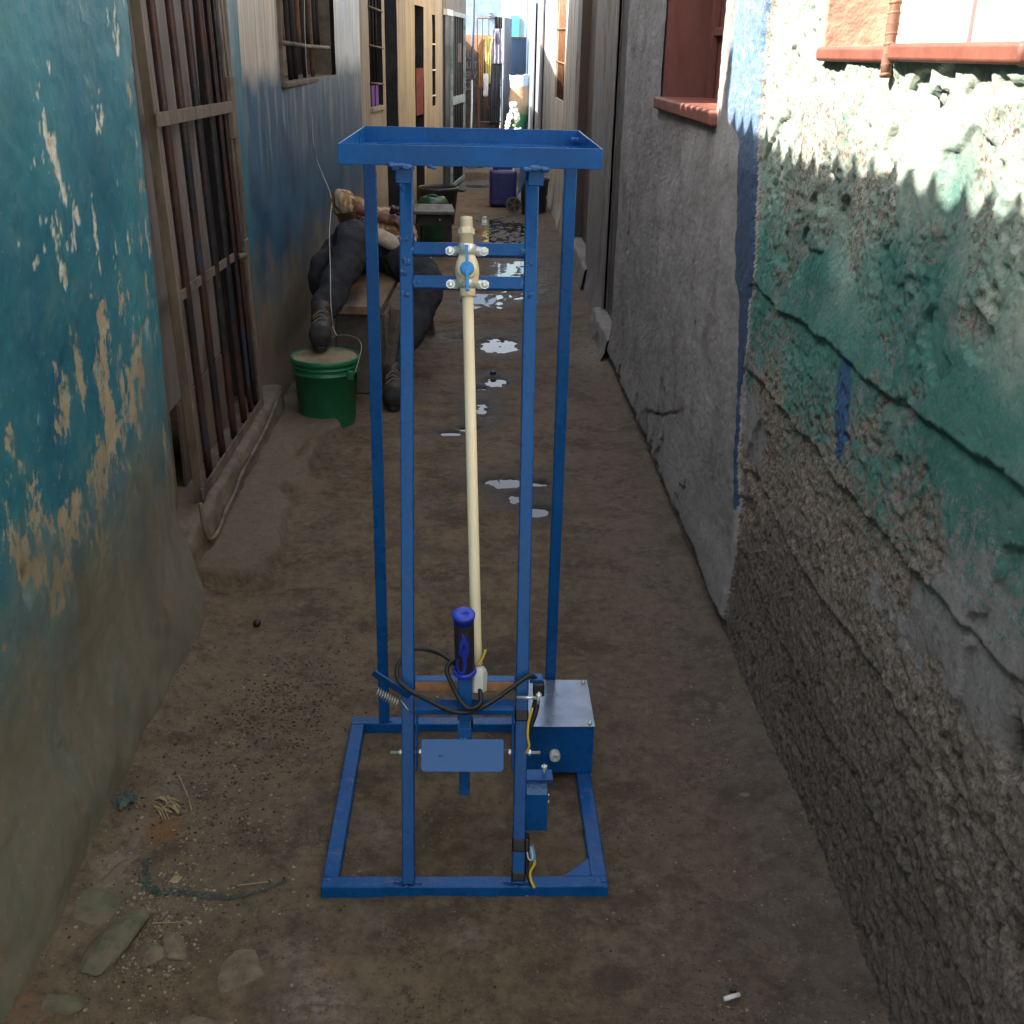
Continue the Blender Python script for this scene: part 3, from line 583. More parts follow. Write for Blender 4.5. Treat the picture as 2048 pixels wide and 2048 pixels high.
# ------------------------------------------------------------------ right house with two windows
H5 = thing('house', (.95, 1, 0), 'rough rendered house nearest on the right, worn green, blue and grey with red framed windows', 'house')
NW = (1.63, 2.56, 1.575, 2.35); RW = (3.54, 4.66, 1.385, 2.35)
def course(y, z):
    """layered courses of broken render"""
    D = np.zeros_like(z); L = [(.26, .005), (.50, .008), (.765, .011), (1.01, .010)]
    for i, (zc, a) in enumerate(L):
        zl = zc + .035*fbm(y*2.2+i*9, z*0, 4, 60+i) + .012*fbm(y*11, z*0, 3, 70+i)
        gate = sstep(-.25, .1, fbm(y*1.5+i*3, z*0, 3, 80+i)+.2)
        D += a*gate*np.where(z > zl, np.exp(-(z-zl)/.10), 0) - .5*a*gate*np.exp(-np.abs(zl-.012-z)/.012)*(z < zl)
    return D
def disp5(y, z):
    edge = 2.80 + .13*sstep(.1, .9, z) + .12*sstep(1.0, 1.5, z) + .03*fbm(y*0, z*6, 4, 33) + .005*fbm(y*0, z*60, 3, 34)
    g = sstep(edge-.014, edge+.010, y)*sstep(.05, .08, z+.02*fbm(y*8, z*0, 3, 35))       # grey plaster coat
    n = fbm(y*2.1+4, z*2.6, 5, 44); smooth = sstep(.16, .28, n)*sstep(.35, .6, z)
    D = course(y, z)*(1-g) + .007*fbm(y*5, z*5, 4, 45)*(1-.6*g)
    r = .0028*fbm(y*36, z*36, 4, 46, .7) + .0042*fbm(y*82, z*82, 2, 47); r = r - .0055*sstep(.15, .45, fbm(y*40+3, z*40, 3, 57)); D += r*(1-.75*smooth)*(1-g)*(1-.85*np.exp(-((y-edge)/.03)**2)) + .0030*fbm(y*30, z*45, 4, 48, .65)*g
    tear = fbm(y*4+2, z*5, 4, 49); tr = sstep(.15, .17, tear)*sstep(1.12, 1.2, z); D -= .014*tr*(1-g)
    tr2 = sstep(.12, .14, fbm(y*3+7, z*3.5, 4, 50))*sstep(.2, .5, z); D -= .010*tr2*(1-g)
    D += .022*g
    for hy, hz, a, b in ((1.29, .65, .022, .04), (1.165, .415, .018, .035)): D -= .06*np.exp(-(((y-hy)/a)**2+((z-hz)/b)**2)**1.5)*(1+.3*n)
    D += .02*sstep(.25, 0, z)*(1+.5*n)
    cr = sstep(.012, .004, np.abs(z-.30+.35*(y-4.0)-.05*fbm(y*5, z*5, 3, 38)))*sstep(3.6, 3.8, y)*sstep(4.6, 4.4, y)*g
    bl = fbm(y*7, z*3, 4, 36); patch = sstep(.06, .10, bl - .6*sstep(.35, .6, z+.3*sstep(3.7, 4.6, y)))*g*sstep(3.3, 3.5, y); D -= .010*patch
    paint = .72*sstep(.52, .95, z+.28*fbm(y*1.6, z*1.6, 3, 51)+.12*(y-2)) + .18*smooth - .22*sstep(.1, .3, fbm(y*2.6, z*3.1, 4, 52)) + .22*np.exp(-(((y-2.35)/.35)**2+((z-.66)/.22)**2))
    paint *= (1-g)
    bw = .5+.42*sstep(.80, .86, z+.04*fbm(y*5, z*0, 3, 53))
    be = edge+.02+.06*sstep(.7, .9, z)+.10*sstep(.93, 1.0, z) + .18*sstep(1.33, 1.40, z) + .018*fbm(y*0, z*14, 3, 54)
    bluep = g*sstep(be+.03, be-.03, y)*(1-.75*sstep(.66, .60, z)*sstep(-.1, .25, fbm(y*0, z*7, 3, 56)))
    b2 = np.exp(-(((y-2.13-.25*(z-.9))/.05)**2+((z-.90)/.12)**2)**2)*.95
    return D, dict(smooth=np.clip(smooth, 0, 1), paint=np.clip(paint, 0, 1), bluep=np.clip(np.where(g > .5, bluep, b2*(1-g)), 0, 1), gcoat=g, crack=np.clip(np.maximum(cr, sstep(.5, 1, np.abs(patch-.5)*-2+1)*.6), 0, 1))
us = steps([(-6, .2), (.9, .03), (1.15, .0045), (3.15, .008), (5.8, None)]); zs = steps([(-.05, .0048), (1.86, .06), (2.75, None)])
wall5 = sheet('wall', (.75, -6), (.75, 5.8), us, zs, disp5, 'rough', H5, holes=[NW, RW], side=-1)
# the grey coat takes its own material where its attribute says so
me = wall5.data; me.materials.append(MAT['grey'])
g = np.empty(len(me.vertices), np.float32); me.attributes['gcoat'].data.foreach_get('value', g)
v0 = np.empty(len(me.loops), np.int32); me.loops.foreach_get('vertex_index', v0); q = g[v0.reshape(-1, 4)].mean(1) > .4
me.polygons.foreach_set('material_index', q.astype(np.int32))
M = MB(); M.box((.95, -6, 0), (3.4, -5.9, 2.7)).box((3.3, -6, 0), (3.4, 5.8, 2.7)).box((.78, -6, 2.70), (3.4, 5.8, 2.76)); M.build('roof_slab', 'darkroom', H5)
def subempty(name, loc, par):
    e = bpy.data.objects.new(name, None); COL.objects.link(e); e.parent = par; e.location = Vector(loc)-wloc(par); e.empty_display_size = .1; return e
n1 = subempty('window', (.8, 2.1, 1.55), H5)
M = MB(); M.box((.745, 2.56, 1.545), (.91, 2.60, 2.4)); M.box((.745, 1.59, 1.545), (.91, 1.63, 2.4)); M.box((.745, 1.59, 2.35), (.91, 2.6, 2.4)); M.build('reveal', 'peach', n1, bevel=.004)
M = MB(); M.box((.733, 1.60, 1.548), (.91, 2.125, 1.578)); M.build('sill', 'redbrown', n1, bevel=.007)
M = MB(); M.box((.736, 2.145, 1.545), (.91, 2.585, 1.574)); M.build('sill', 'redbrown', n1, bevel=.007)
M = MB(); M.box((.905, 1.6, 1.55), (.93, 2.02, 2.4)); M.build('shutter', 'palewood', n1, bevel=.002)
M = MB(); M.box((.900, 2.026, 1.55), (.925, 2.58, 2.4)); M.build('shutter', 'palewood', n1, bevel=.002)
M = MB(); pts = [(.742, 2.138, 1.52+.03*i) for i in range(30)]; M.tube(pts, [.0095+.0018*(i % 2) for i in range(30)], 10)
for i in range(48): M.lathe((.742, 2.138, 1.525+.017*i), [(.0095, -.003), (.0122, 0), (.0095, .003)], (0, .25, 1), 12, False)
M.build('bar', 'rebar', n1, smooth=True)
n2 = subempty('window', (.8, 4.1, 1.38), H5)
M = MB(); M.box((.735, 4.66, 1.36), (.95, 4.70, 2.4)); M.box((.735, 3.50, 1.36), (.95, 3.54, 2.4)); M.box((.735, 3.5, 2.35), (.95, 4.7, 2.4)); M.build('reveal', 'reddark', n2, bevel=.004)
M = MB(); M.box((.705, 3.52, 1.352), (.95, 4.68, 1.398)); M.build('sill', 'redbrown', n2, bevel=.008)
M = MB(); M.box((.93, 3.5, 1.39), (.95, 4.7, 2.4)); M.build('shutter', 'reddark', n2, bevel=.003)
M = MB(); M.box((.905, 4.33, 1.39), (.93, 4.38, 2.4)).box((.905, 4.60, 1.39), (.93, 4.66, 2.4)).box((.908, 4.38, 1.62), (.93, 4.60, 1.65)).box((.908, 3.6, 1.62), (.93, 4.33, 1.65)); M.build('window_frame', 'reddark', n2, bevel=.004)

# ------------------------------------------------------------------ grey houses beyond on the right
H6 = thing('house', (1.0, 7.4, 0), 'grey weathered house on the right with a steel door and a stained brown door', 'house')
def disp6(y, z): return .004*fbm(y*3, z*3, 4, 71)+.0015*fbm(y*25, z*10, 3, 72)+.03*sstep(.22, 0, z)*(1+.6*fbm(y*4, z*4, 3, 74)), {}
SD = (5.86, 6.60, .12, 2.2); BD = (7.93, 9.12, .16, 2.2)
us = steps([(5.8, .02), (9.6, None)]); zs = steps([(-.05, .02), (2.75, None)])
sheet('wall', (.765, 5.8), (.80, 9.6), us, zs, disp6, 'grey_far', H6, holes=[SD, BD], side=-1)
reveal(MB(), .775, *SD, .25, .02).build('reveal', 'grey_far', H6); reveal(MB(), .792, *BD, .25, .02).build('reveal', 'browndoor', H6)
MB().box((.765, 6.60, .1), (.80, 6.66, 2.2)).build('door_jamb', 'grey_far', H6, bevel=.006)
dr = MB().box((.790, 5.88, .13), (.815, 6.60, 2.2)).build('door', 'metaldoor', H6, bevel=.002)
MB().lathe((.789, 6.14, 1.10), [(.03, 0), (.03, .008), (.012, .012)], (-1, 0, 0)).build('lock_hole', 'ironwin', dr)
MB().lathe((.789, 6.14, .55), [(.03, 0), (.03, .008), (.012, .012)], (-1, 0, 0)).build('lock_hole', 'ironwin', dr)
MB().box((.783, 6.54, .13), (.790, 6.56, 2.2)).build('door_edge', 'framesteel', dr)
MB().box((.86, 7.95, .17), (.88, 9.1, 2.2)).build('door', 'browndoor', H6, bevel=.002)
me = sill(5.82, 6.64, -.72, -1.0, .13, 15, .02); me.transform(Matrix.Diagonal((-1, 1, 1, 1))); me.flip_normals(); link('sill', me, 'grey_far', H6, True)
me = sill(7.7, 9.3, -.765, -1.0, .17, 16, .01); me.transform(Matrix.Diagonal((-1, 1, 1, 1))); me.flip_normals(); link('sill', me, 'grey_far', H6, True)
M = MB(); M.box((.8, 5.8, 2.70), (3.4, 9.6, 2.76)).box((3.3, 5.8, 0), (3.4, 9.6, 2.7)); M.build('roof_slab', 'darkroom', H6)
H7 = thing('house', (1.0, 12, 0), 'pale rendered house on the right whose barred window is in full sun', 'house')
W4 = (10.95, 12.3, 1.12, 2.4)
us = steps([(9.6, .04), (14.7, None)]); zs = steps([(-.05, .03), (2.9, None)])
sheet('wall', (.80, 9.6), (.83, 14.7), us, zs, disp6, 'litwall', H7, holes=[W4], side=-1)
reveal(MB(), .822, *W4, .035, .02).build('reveal', 'litwall', H7)
n3 = MB().box((.86, 10.9, 1.1), (.88, 12.35, 2.45)).build('window', 'ironwin', H7)
m_ = simple('yellow_shutter', (.62, .50, .16), .7, 0, .2, 12); MAT['yshut'] = m_
MB().box((.85, 10.97, 1.35), (.86, 12.28, 2.38)).build('shutter', 'yshut', n3)
for k in range(7):
    y = 11.05+k*.19; MB().tube([(.835, y, 1.12), (.835, y, 2.4)], .008, 6).build('bar', 'rebar', n3, smooth=True)
for z in (1.45, 1.75, 2.05): MB().tube([(.82, 10.92, z), (.82, 12.33, z+.02)], .008, 6).build('cross_bar', 'rebar', n3, smooth=True)
MB().box((.83, 9.6, 2.85), (3.4, 14.7, 2.9)).build('roof_slab', 'darkroom', H7)
H8 = thing('house', (.9, 16.5, 0), 'blue walled house with open steel door leaves at the far right', 'house')
MB().box((.85, 14.7, 0), (1.0, 21.5, 2.9)).build('wall', 'bluewall', H8)
d = MB(); d.bar((.815, 14.85, 1.15), (.845, 16.7, 1.15), .02, 2.12); d.build('door', 'slate', H8, bevel=.003)
d = MB(); d.bar((.80, 17.0, 1.22), (.86, 18.9, 1.22), .02, 2.0); d.build('door', 'slate', H8, bevel=.003)
MB().tube([(.79, 16.75, .1), (.79, 16.75, 2.6)], .022, 8).build('pipe', 'white', H8, smooth=True)

# ------------------------------------------------------------------ far end of the alley
H9 = thing('house', (.1, 20.4, .2), 'pale blue house closing the alley, its lower wall dark with white hand lettering', 'house')
MB().box((-3, 20.30, -.1), (.40, 20.5, 3.0)).build('wall', 'skyblue', H9)
lw = MB().box((-.9, 20.22, .1), (.40, 20.298, 1.79)).build('plinth', 'endwall', H9)
H10 = thing('house', (.9, 22, .2), 'sunlit pale cyan house behind the end wall on the right', 'house')
MB().box((.40, 22.3, -.1), (3, 22.5, 3.2)).build('wall', 'cyanwall', H10)
MB().box((.62, 22.26, 1.4), (.78, 22.29, 2.15)).build('door', 'turq', H10)
H11 = thing('wall', (.7, 20.8, .2), 'dark blue low wall behind the printed sack at the end of the alley', 'wall')
MB().box((.56, 20.75, .1), (.92, 20.85, 1.75)).build('wall_face', 'bluewall', H11)
MB().box((.56, 20.74, 1.74), (.92, 20.86, 1.78)).build('coping', 'grey_far', H11)
MB().box((-.42, 15.2, 0), (-.26, 18.1, 1.80)).build('shade_wall', 'grey_far', label='low grey wall added past the pale framed gate leaf to shade the alley end', cat='wall')  # added shadow caster, its height set by the shade on the end wall
MB().box((-.42, 18.75, 0), (-.29, 20.21, 1.80)).build('shade_wall', 'grey_far', label='short grey wall piece added at the left corner to shade the lettered end wall', cat='wall')  # second added shadow caster; the gap before it lets sun reach the heap
MB().box((-.9, 18.65, 0), (-.30, 18.7, 3.0)).build('wall', 'turq', label='sunlit turquoise wall strip at the far left end behind the gate leaf', cat='wall')
def text(s, x, y, z, size, mat, parent=None, rot=(R(90), 0, 0), ext=.003, name='lettering', sx=1):
    c = bpy.data.curves.new(name, 'FONT'); c.body = s; c.size = size; c.extrude = ext; c.offset = -size*.006; c.resolution_u = 3
    t = bpy.data.objects.new(name, c); COL.objects.link(t); me = t.to_mesh().copy(); bpy.data.objects.remove(t)
    me.transform(Matrix.Translation((x, y, z)) @ (Matrix.Rotation(rot[2], 4, 'Z') @ Matrix.Rotation(rot[0], 4, 'X')) @ Matrix.Diagonal((sx, 1, 1, 1)))
    return link(name, me, mat, parent)
text('COU', -.30, 20.215, 1.42, .13, 'chalk', lw, sx=.75); text('DILE TO', -.26, 20.215, 1.27, .15, 'chalk', lw, sx=.62)
text('EEP V.', -.25, 20.215, 1.10, .17, 'chalk', lw, sx=.62); text('K2', -.235, 20.215, .94, .18, 'chalk', lw, sx=.75)
MB().box((-.237, 20.20, .925), (-.10, 20.218, .935)).build('underline', 'chalk', lw)
for z in (2.13, 2.09, 2.05): MB().box((.19, 20.28, z), (.24, 20.298, z+.012)).build('paint_mark', 'chalk', H9)
# tall pole, pipe, steel frame with clothes
MB().tube([(-.055, 19.5, 3.1), (-.06, 19.5, 2.0), (-.075, 19.55, 1.25)], .022, 8).build('pipe', 'bluewall', smooth=True, label='dark blue pipe coming down in front of the pale blue end wall', cat='pipe')
MB().tube([(-.088, 19.2, .2), (-.075, 19.4, .7), (-.075, 19.5, 1.1)], [.018, .016, .014], 8).build('pole', 'white', smooth=True, label='short pale pole leaning against the lettered wall', cat='pole')
FR = thing('gate_frame', (.2, 19.6, .25), 'open rusty steel gate frame hung with clothes at the end of the alley', 'gate')
M = MB()
for x0, x1 in ((.0, .05), (.40, .42)): M.bar((x0, 19.6, 2.03), (x1, 19.6, .3), .022, .022, (0, 1, 0))
for z in (2.03, 1.62, 1.02, .45): M.bar((.01, 19.6, z), (.41, 19.6, z+.01), .02, .02)
M.bar((.06, 19.6, 1.0), (.24, 19.6, .6), .012, .012); M.build('frame', 'rebar', FR, bevel=.002)
for x in (.1, .2, .3): MB().tube([(x, 19.6, .45), (x-.01, 19.6, 2.03)], .006, 6).build('bar', 'ironwin', FR, smooth=True)
def cloth(name, mat, x0, x1, z0, z1, y, sd, taper=0, **kw):
    us, ts = np.linspace(0, 1, 24), np.linspace(0, 1, 24); U, T = np.meshgrid(us, ts, indexing='ij')
    xc = (x0+x1)/2; wd = (x1-x0)*(1-taper*(1-T)); X = xc+wd*(U-.5)+.01*fbm(U*3, T*3, 3, sd)
    Y = y+.02*np.sin(U*17+sd)*(1.1-T)+.015*fbm(U*5, T*4, 3, sd); Z = z0+(z1-z0)*T+.012*fbm(U*5, T*2, 3, sd+1)
    me = gridmesh(name, np.stack([X, Y, Z], -1)); o = link(name, me, mat, None, True); s = o.modifiers.new('solid', 'SOLIDIFY'); s.thickness = .004; return tagit(o, group='clothes hung on the far gate frame', **kw)
cloth('cloth', 'orangecloth', .03, .12, .98, 1.72, 19.56, 3, label='orange cloth hanging at the left side of the far gate frame', cat='cloth')
cloth('cloth', 'yshut', .12, .26, 1.05, 1.76, 19.55, 8, .5, label='yellow garment hung in the middle of the far gate frame', cat='cloth')
cloth('cloth', 'white', .11, .20, .85, 1.2, 19.53, 5, .3, label='white rag dangling below the yellow garment at the alley end', cat='cloth')
cloth('cloth', 'lilaccloth', .26, .40, 1.35, 1.88, 19.56, 12, -.2, label='lilac-grey cloth draped on the right half of the far gate frame', cat='cloth')
cloth('cloth', 'ironsheet', .22, .40, .40, 1.36, 19.58, 14, 0, label='long dark sheet covering the lower right of the far gate frame', cat='cloth')
cloth('cloth', 'ironwin', .28, .41, 1.66, 2.06, 19.57, 22, .5, label='small black garment thrown over the top right of the far gate frame', cat='cloth')
DL = MB(); wallseg(DL, (.43, 19.55), (.56, 20.1), .3, 2.05, .02, 1); DL.build('door_leaf', 'slate', bevel=.003, label='grey door leaf standing open beside the clothes at the alley end', cat='door')
us, ts = np.linspace(0, 1, 40), np.linspace(0, 2*math.pi, 41); U, T = np.meshgrid(us, ts, indexing='ij')
rx = .13+.06*U-.015*np.sin(U*9)+.012*fbm(np.cos(T)*2+5, U*5, 3, 3); Xs = .70+.02*U+rx*np.cos(T)*(1+.05*fbm(U*6, np.sin(T)*2, 3, 8)); Ys = 19.3+.14*np.sin(T); Zs = .22+.98*U+.03*fbm(np.cos(T)*3, U*4, 3, 6)*U
me = gridmesh('printed_sack', np.stack([Xs, Ys, Zs], -1)); tagit(link('printed_sack', me, 'sack', smooth=True), 'tall printed woven sack in green, orange and white at the far right end', 'sack')
M = MB()
for i in range(46):
    t = rnd.random(); r = .17*(1-t)**1.3+.03; a = rnd.uniform(0, 6.3); M.ball((.59+r*.8*math.cos(a), 18.6+r*.5*math.sin(a), .27+.52*t), rnd.uniform(.022, .055), 1, (1, 1, rnd.uniform(.5, 1.1)), Matrix.Rotation(rnd.uniform(0, 3), 3, 'X'))
M.build('bottle_heap', 'white', label='gleaming white heap of plastic bottles and sheeting in the sun at the alley end', cat='heap')
MB().ball((.80, 18.5, .31), .07, 2, (1, .7, .8)).ball((.73, 18.45, .29), .05, 2).build('rubbish_bag', 'darkplastic', smooth=True, label='small black bag on the ground by the far white heap', cat='bag')
M = MB()
for i in range(14): M.ball((-.02+rnd.uniform(-.1, .25), 19.0+rnd.uniform(-.2, .3), .25+rnd.uniform(0, .05)), rnd.uniform(.02, .05), 1, (1, .7, .6))
M.build('rubbish', 'rag', kind='stuff', label='low scatter of blue-green rubbish at the foot of the end wall', cat='rubbish')

# ------------------------------------------------------------------ the blue steel stand
ST = thing('steel_stand', (0, 2.0, .004), 'tall blue steel stand with tray top, foot pedal, hand grip and cream water pipe', 'stand')
def LP(x, z, off=0.): return Vector((x, 1.74+(z-.03)*.354+off, z))
YR = (0, 1, 0)
# base: four rails, lying slightly proud of the earth
for a, b in (((-.292, 1.744), (.275, 1.744)), ((-.292, 2.315), (.275, 2.315))):
    MB().bar((*a, .0150), (*b, .0150), .032, .029).build('base_rail', 'enamel', ST, bevel=.0024)
for x in (-.2757, .2587):
    MB().bar((x, 1.7603, .0146), (x, 2.2987, .0146), .032, .029).build('base_rail', 'enamel', ST, bevel=.0024)
MB().prism([(.2425, 1.7605, .0265), (.2425, 1.812, .0265), (.190, 1.7605, .0265)], (0, 0, .0025)).build('corner_gusset', 'enamel', ST, bevel=.0006)
# posts
for x in (-.212, .191):
    MB().bar((x, 2.3175, .030), (x, 2.3175, 1.374), .0245, .0245, YR).build('back_post', 'enamel', ST, bevel=.0022)
PB = [(-.120, -.1325), (.096, .1085)]
for xb, xt in PB:
    MB().bar((xb, 1.741, .030), (xt, 2.2045, 1.340), .0250, .0250, YR).build('front_post', 'enamel', ST, bevel=.0022)
def px_at(i, z): xb, xt = PB[i]; return xb+(xt-xb)*(z-.03)/1.31
# stubs below the tray
for i, (xf, xb) in enumerate(((-.118, -.132), (.099, .108))):
    MB().bar((xf, 1.880, 1.3595), (xb, 2.30, 1.3545), .0262, .0262).build('tray_bearer', 'enamel', ST, bevel=.0018)
    MB().prism([(xf-.0145, 1.875, 1.374), (xf-.0145, 2.12, 1.372), (xf-.0175, 2.16, 1.30), (xf-.0145, 1.90, 1.355)], (-.002, 0, 0)).build('strap', 'enamel', ST)
# tray of angle iron
T0, T1, TY0, TY1, TZ0, TZ1 = -.2225, .2055, 1.872, 2.322, 1.3755, 1.4075
def angle(p, q, inn, name='tray_rim'):
    p, q, i = Vector(p), Vector(q), Vector(inn); th = .003
    prof = [(0, 0), (1, 0), (1, th), (th, th), (th, 1), (0, 1)]; M = MB(); r = []
    for base in (p, q):
        r.append([M.bm.verts.new(base + i*((a*.03) if a == 1 else a) + Vector((0, 0, (b*(TZ1-TZ0)) if b == 1 else b))) for a, b in prof])
    for k in range(6): M.bm.faces.new((r[0][k], r[0][(k+1) % 6], r[1][(k+1) % 6], r[1][k]))
    M.bm.faces.new(r[0][::-1]); M.bm.faces.new(r[1]); return M.build(name, 'enamel', ST, bevel=.0009)
angle((T0, TY0, TZ0), (T1, TY0, TZ0), (0, 1, 0)); angle((T0, TY1, TZ0), (T1, TY1, TZ0), (0, -1, 0))
angle((T0-.0004, TY0+.0002, TZ0-.0003), (T0-.0004, TY1-.0002, TZ0-.0003), (1, 0, 0)); angle((T1+.0004, TY0+.0002, TZ0-.0003), (T1+.0004, TY1-.0002, TZ0-.0003), (-1, 0, 0))
def weld(p, sd, n=5, s=.007, sc=(1.4, .6, .7)):
    sc = (sc[0], sc[1]*.6, sc[2])
    r = random.Random(sd); M = MB()
    for k in range(n): M.ball(Vector(p)+Vector((r.uniform(-1, 1)*s*sc[0]*1.2, r.uniform(-1, 1)*s*.4, r.uniform(-1, 1)*s*.3)), s*r.uniform(.5, .8), 2, sc)
    M.build('weld', 'weld', ST, True)
weld((-.120, 1.870, 1.3745), 1, 7, .010); weld((.098, 1.870, 1.3745), 2, 7, .010); weld((-.07, 1.871, 1.3745), 3, 3, .005)
weld((-.195, 1.89, 1.385), 4, 4, .006, (1, 1, 1)); weld((.19, 1.90, 1.385), 5, 4, .007, (1, 1, 1)); weld((.198, 2.30, 1.39), 6, 5, .006, (1, 1, 1.4))
for x in (-.120, .096): weld((x-.016, 1.738, .031), 11, 4, .007); weld((x+.016, 1.738, .031), 12, 4, .007); weld((x, 1.7275, .031), 13, 3, .005)
weld((-.195, 2.309, .031), 14, 4, .007); weld((-.228, 2.312, .031), 15, 3, .006); weld((.262, 1.745, .030), 16, 7, .007, (1.3, 1, .4)); weld((-.28, 1.75, .029), 17, 4, .005, (1.4, 1, .3))
for z in (1.196, 1.137):
    l, r_ = px_at(0, z), px_at(1, z)
    MB().bar(LP(l+.0128, z), LP(r_-.0128, z), .0245, .0245, (0, .354, 1)).build('cross_bar', 'enamel', ST, bevel=.002)
    weld(LP(l+.018, z, -.011), int(z*1000), 6, .007, (1.3, .6, 1.5)); weld(LP(r_-.016, z, -.012), int(z*900), 5, .0065, (1, .5, 1.6)); weld(LP(l, z-.02, -.013), int(z*90), 6, .007, (.9, .35, 1.5))
    weld(LP(l-.005, z+.02, -.013), int(z*80), 4, .006, (.9, .3, 1.6)); weld(LP(r_-.004, z-.018, -.013), int(z*70), 3, .006, (.9, .3, 1.6))
# --- pipe, valve and fittings
AX = Vector((-.030, .354, 1)).normalized(); VC = LP(-.0145, 1.163, -.028)
def onax(s): return VC+AX*s
MB().tube([onax(-.048), LP(.0085, .50, -.030), LP(.012, .455, -.030)], .0107, 20).build('pipe', 'cpvc', ST, smooth=True)
vb = MB().lathe(VC, [(.0125, -.048), (.0150, -.046), (.0150, -.034), (.0165, -.027), (.0205, -.017), (.0228, -.004), (.0228, .006), (.0205, .018), (.0165, .027), (.0150, .034), (.0150, .046), (.0125, .049)], AX, 32).build('valve_body', 'cpvc', ST, True)
FR_ = AX.cross(Vector((1, 0, 0))).normalized()          # points away from or toward the camera
if FR_.y > 0: FR_ = -FR_
MB().lathe(onax(.001), [(.019, 0), (.019, .0215), (.016, .0245), (.0115, .025), (.0115, .029)], FR_, 28).build('valve_bonnet', 'cpvc', ST, True)
lv = MB().lathe(onax(.001)+FR_*.0285, [(.0128, 0), (.0132, .003), (.0125, .0075), (.010, .0085), (.004, .0088)], FR_, 28)
lv.obox(onax(.024)+FR_*.0335, (.0027, .0045, .0195), Matrix((Vector((1, 0, 0)), -FR_, AX)).transposed()); lv.obox(onax(-.022)+FR_*.0335, (.0030, .0045, .0195), Matrix((Vector((1, 0, 0)), -FR_, AX)).transposed())
lv.build('valve_lever', 'lever', ST, bevel=.001)
MB().lathe(onax(.055), [(.0128, -.007), (.0128, .0165), (.0135, .0168)], AX, 24).build('socket', 'cpvc', ST, True)
hx = MB().lathe(onax(.0745), [(.0158, -.0055), (.0158, .0055)], AX, 6).build('hex_fitting', 'cpvc', ST, bevel=.001)
pr = [(.0130, 0)]
for k in range(6): pr += [(.0134-.0001*k, .0016+.0028*k), (.0112-.0001*k, .0030+.0028*k)]
pr += [(.0122, .0200), (.0116, .0212), (.0085, .0212), (.0085, .012)]
MB().lathe(onax(.080), pr, AX, 28, False).build('threaded_end', 'cpvc', ST, True)
MB().lathe(onax(.0985), [(.0086, 0), (.0086, .001)], AX, 20).build('inner_liner', simple('orange_core', (.75, .30, .04), .5), ST)
for z in (1.196, 1.137):
    c = LP(VC.x+(-.030)*(z-1.163)-.0, z, -.0128); f = FR_; up = AX; rot = Matrix((Vector((1, 0, 0)), -FR_, AX)).transposed(); M = MB()
    path = []
    for k in range(13):
        a = math.pi*k/12; path.append(c + Vector((-math.cos(a)*.0185, 0, 0)) + f*(math.sin(a)*.033+.001))
    pts = [c+Vector((-.041, 0, 0))+f*.001, c+Vector((-.021, 0, 0))+f*.001]+path[1:-1]+[c+Vector((.021, 0, 0))+f*.001, c+Vector((.041, 0, 0))+f*.001]
    ins = []; hh = .0098
    for i, p in enumerate(pts):
        t = (pts[min(i+1, len(pts)-1)]-pts[max(i-1, 0)]).normalized(); n = t.cross(up).normalized(); n = n if n.dot(f) > 0 or 1 < i < len(pts)-2 else -n
        hw = hh*(.55 if i in (0, len(pts)-1) else 1)
        ins.append([M.bm.verts.new(p+up*hw), M.bm.verts.new(p-up*hw)])
    for a, b in zip(ins, ins[1:]): M.bm.faces.new((a[0], b[0], b[1], a[1]))
    o = M.build('pipe_clamp', 'zinc', ST); s = o.modifiers.new('solid', 'SOLIDIFY'); s.thickness = .0022; s.offset = 0; bv = o.modifiers.new('b', 'BEVEL'); bv.width = .0007; o.data.shade_smooth()
    M = MB().lathe(c+f*.006+Vector((0, 0, 0)), [(.0162, -.0052), (.0188, 0), (.0162, .0052)], AX, 24, False); M.bm.free()
    for sx in (-1, 1):
        b = MB().lathe(c+Vector((sx*.0325, 0, 0))+f*.0022, [(.0086, 0), (.0086, .001)], f, 20)
        b.lathe(c+Vector((sx*.0325, 0, 0))+f*.0032, [(.0066, 0), (.0066, .0045), (.0056, .0052)], f, 6).build('bolt', 'zinc', o, bevel=.0004)
# connector at the foot of the pipe
M = MB(); M.lathe(LP(.0145, .452, -.034), [(.0175, -.047), (.0175, -.012), (.0145, -.003), (.009, .003)], (.03, .25, 1), 6); M.build('pipe_connector', 'whiteplastic', ST, bevel=.0015)
MB().tube(curve([LP(.012, .462, -.05), LP(.022, .478, -.05), LP(.027, .492, -.05)], 4), .0024, 6).build('yellow_wire_end', 'yellow', ST, True)
# --- fixed rear bar, yoke with plate top
z = .400; MB().bar(LP(px_at(0, z)+.0128, z, .012), LP(px_at(1, z)-.0128, z, .012), .022, .022, (0, 0, 1)).build('lower_bar', 'enamel', ST, bevel=.0015)
MB().bar((px_at(0, z)+.014, LP(0, z).y-.0005, .4005), (px_at(1, z)-.016, LP(0, z).y-.0005, .4005), .0012, .019).build('rust_strip', 'rustbar', ST)
y0 = LP(0, .385).y
MB().box((-.1065, y0-.045, .3765), (.0835, y0-.010, .3795)).box((-.1065, y0-.0482, .3685), (.0835, y0-.0452, .3797)).build('yoke_bar', 'enamel', ST, bevel=.0008)
for x in (-.1045, .0815): MB().bar(LP(x, .374, -.026), LP(x, .250, -.010), .004, .025, YR).build('yoke_leg', 'enamel', ST, bevel=.0012)
def bolt(p, q, nuts, name='bolt', rr=.0032):
    p, q = Vector(p), Vector(q); d = (q-p).normalized(); M = MB().tube([p, q], rr, 10); M.build(name, 'zinc', ST, True)
    for t in nuts: MB().lathe(p+d*t, [(.0062, -.0028), (.0062, .0028)], d, 6).build('nut', 'zinc', ST, bevel=.0006)
yb = LP(0, .276).y
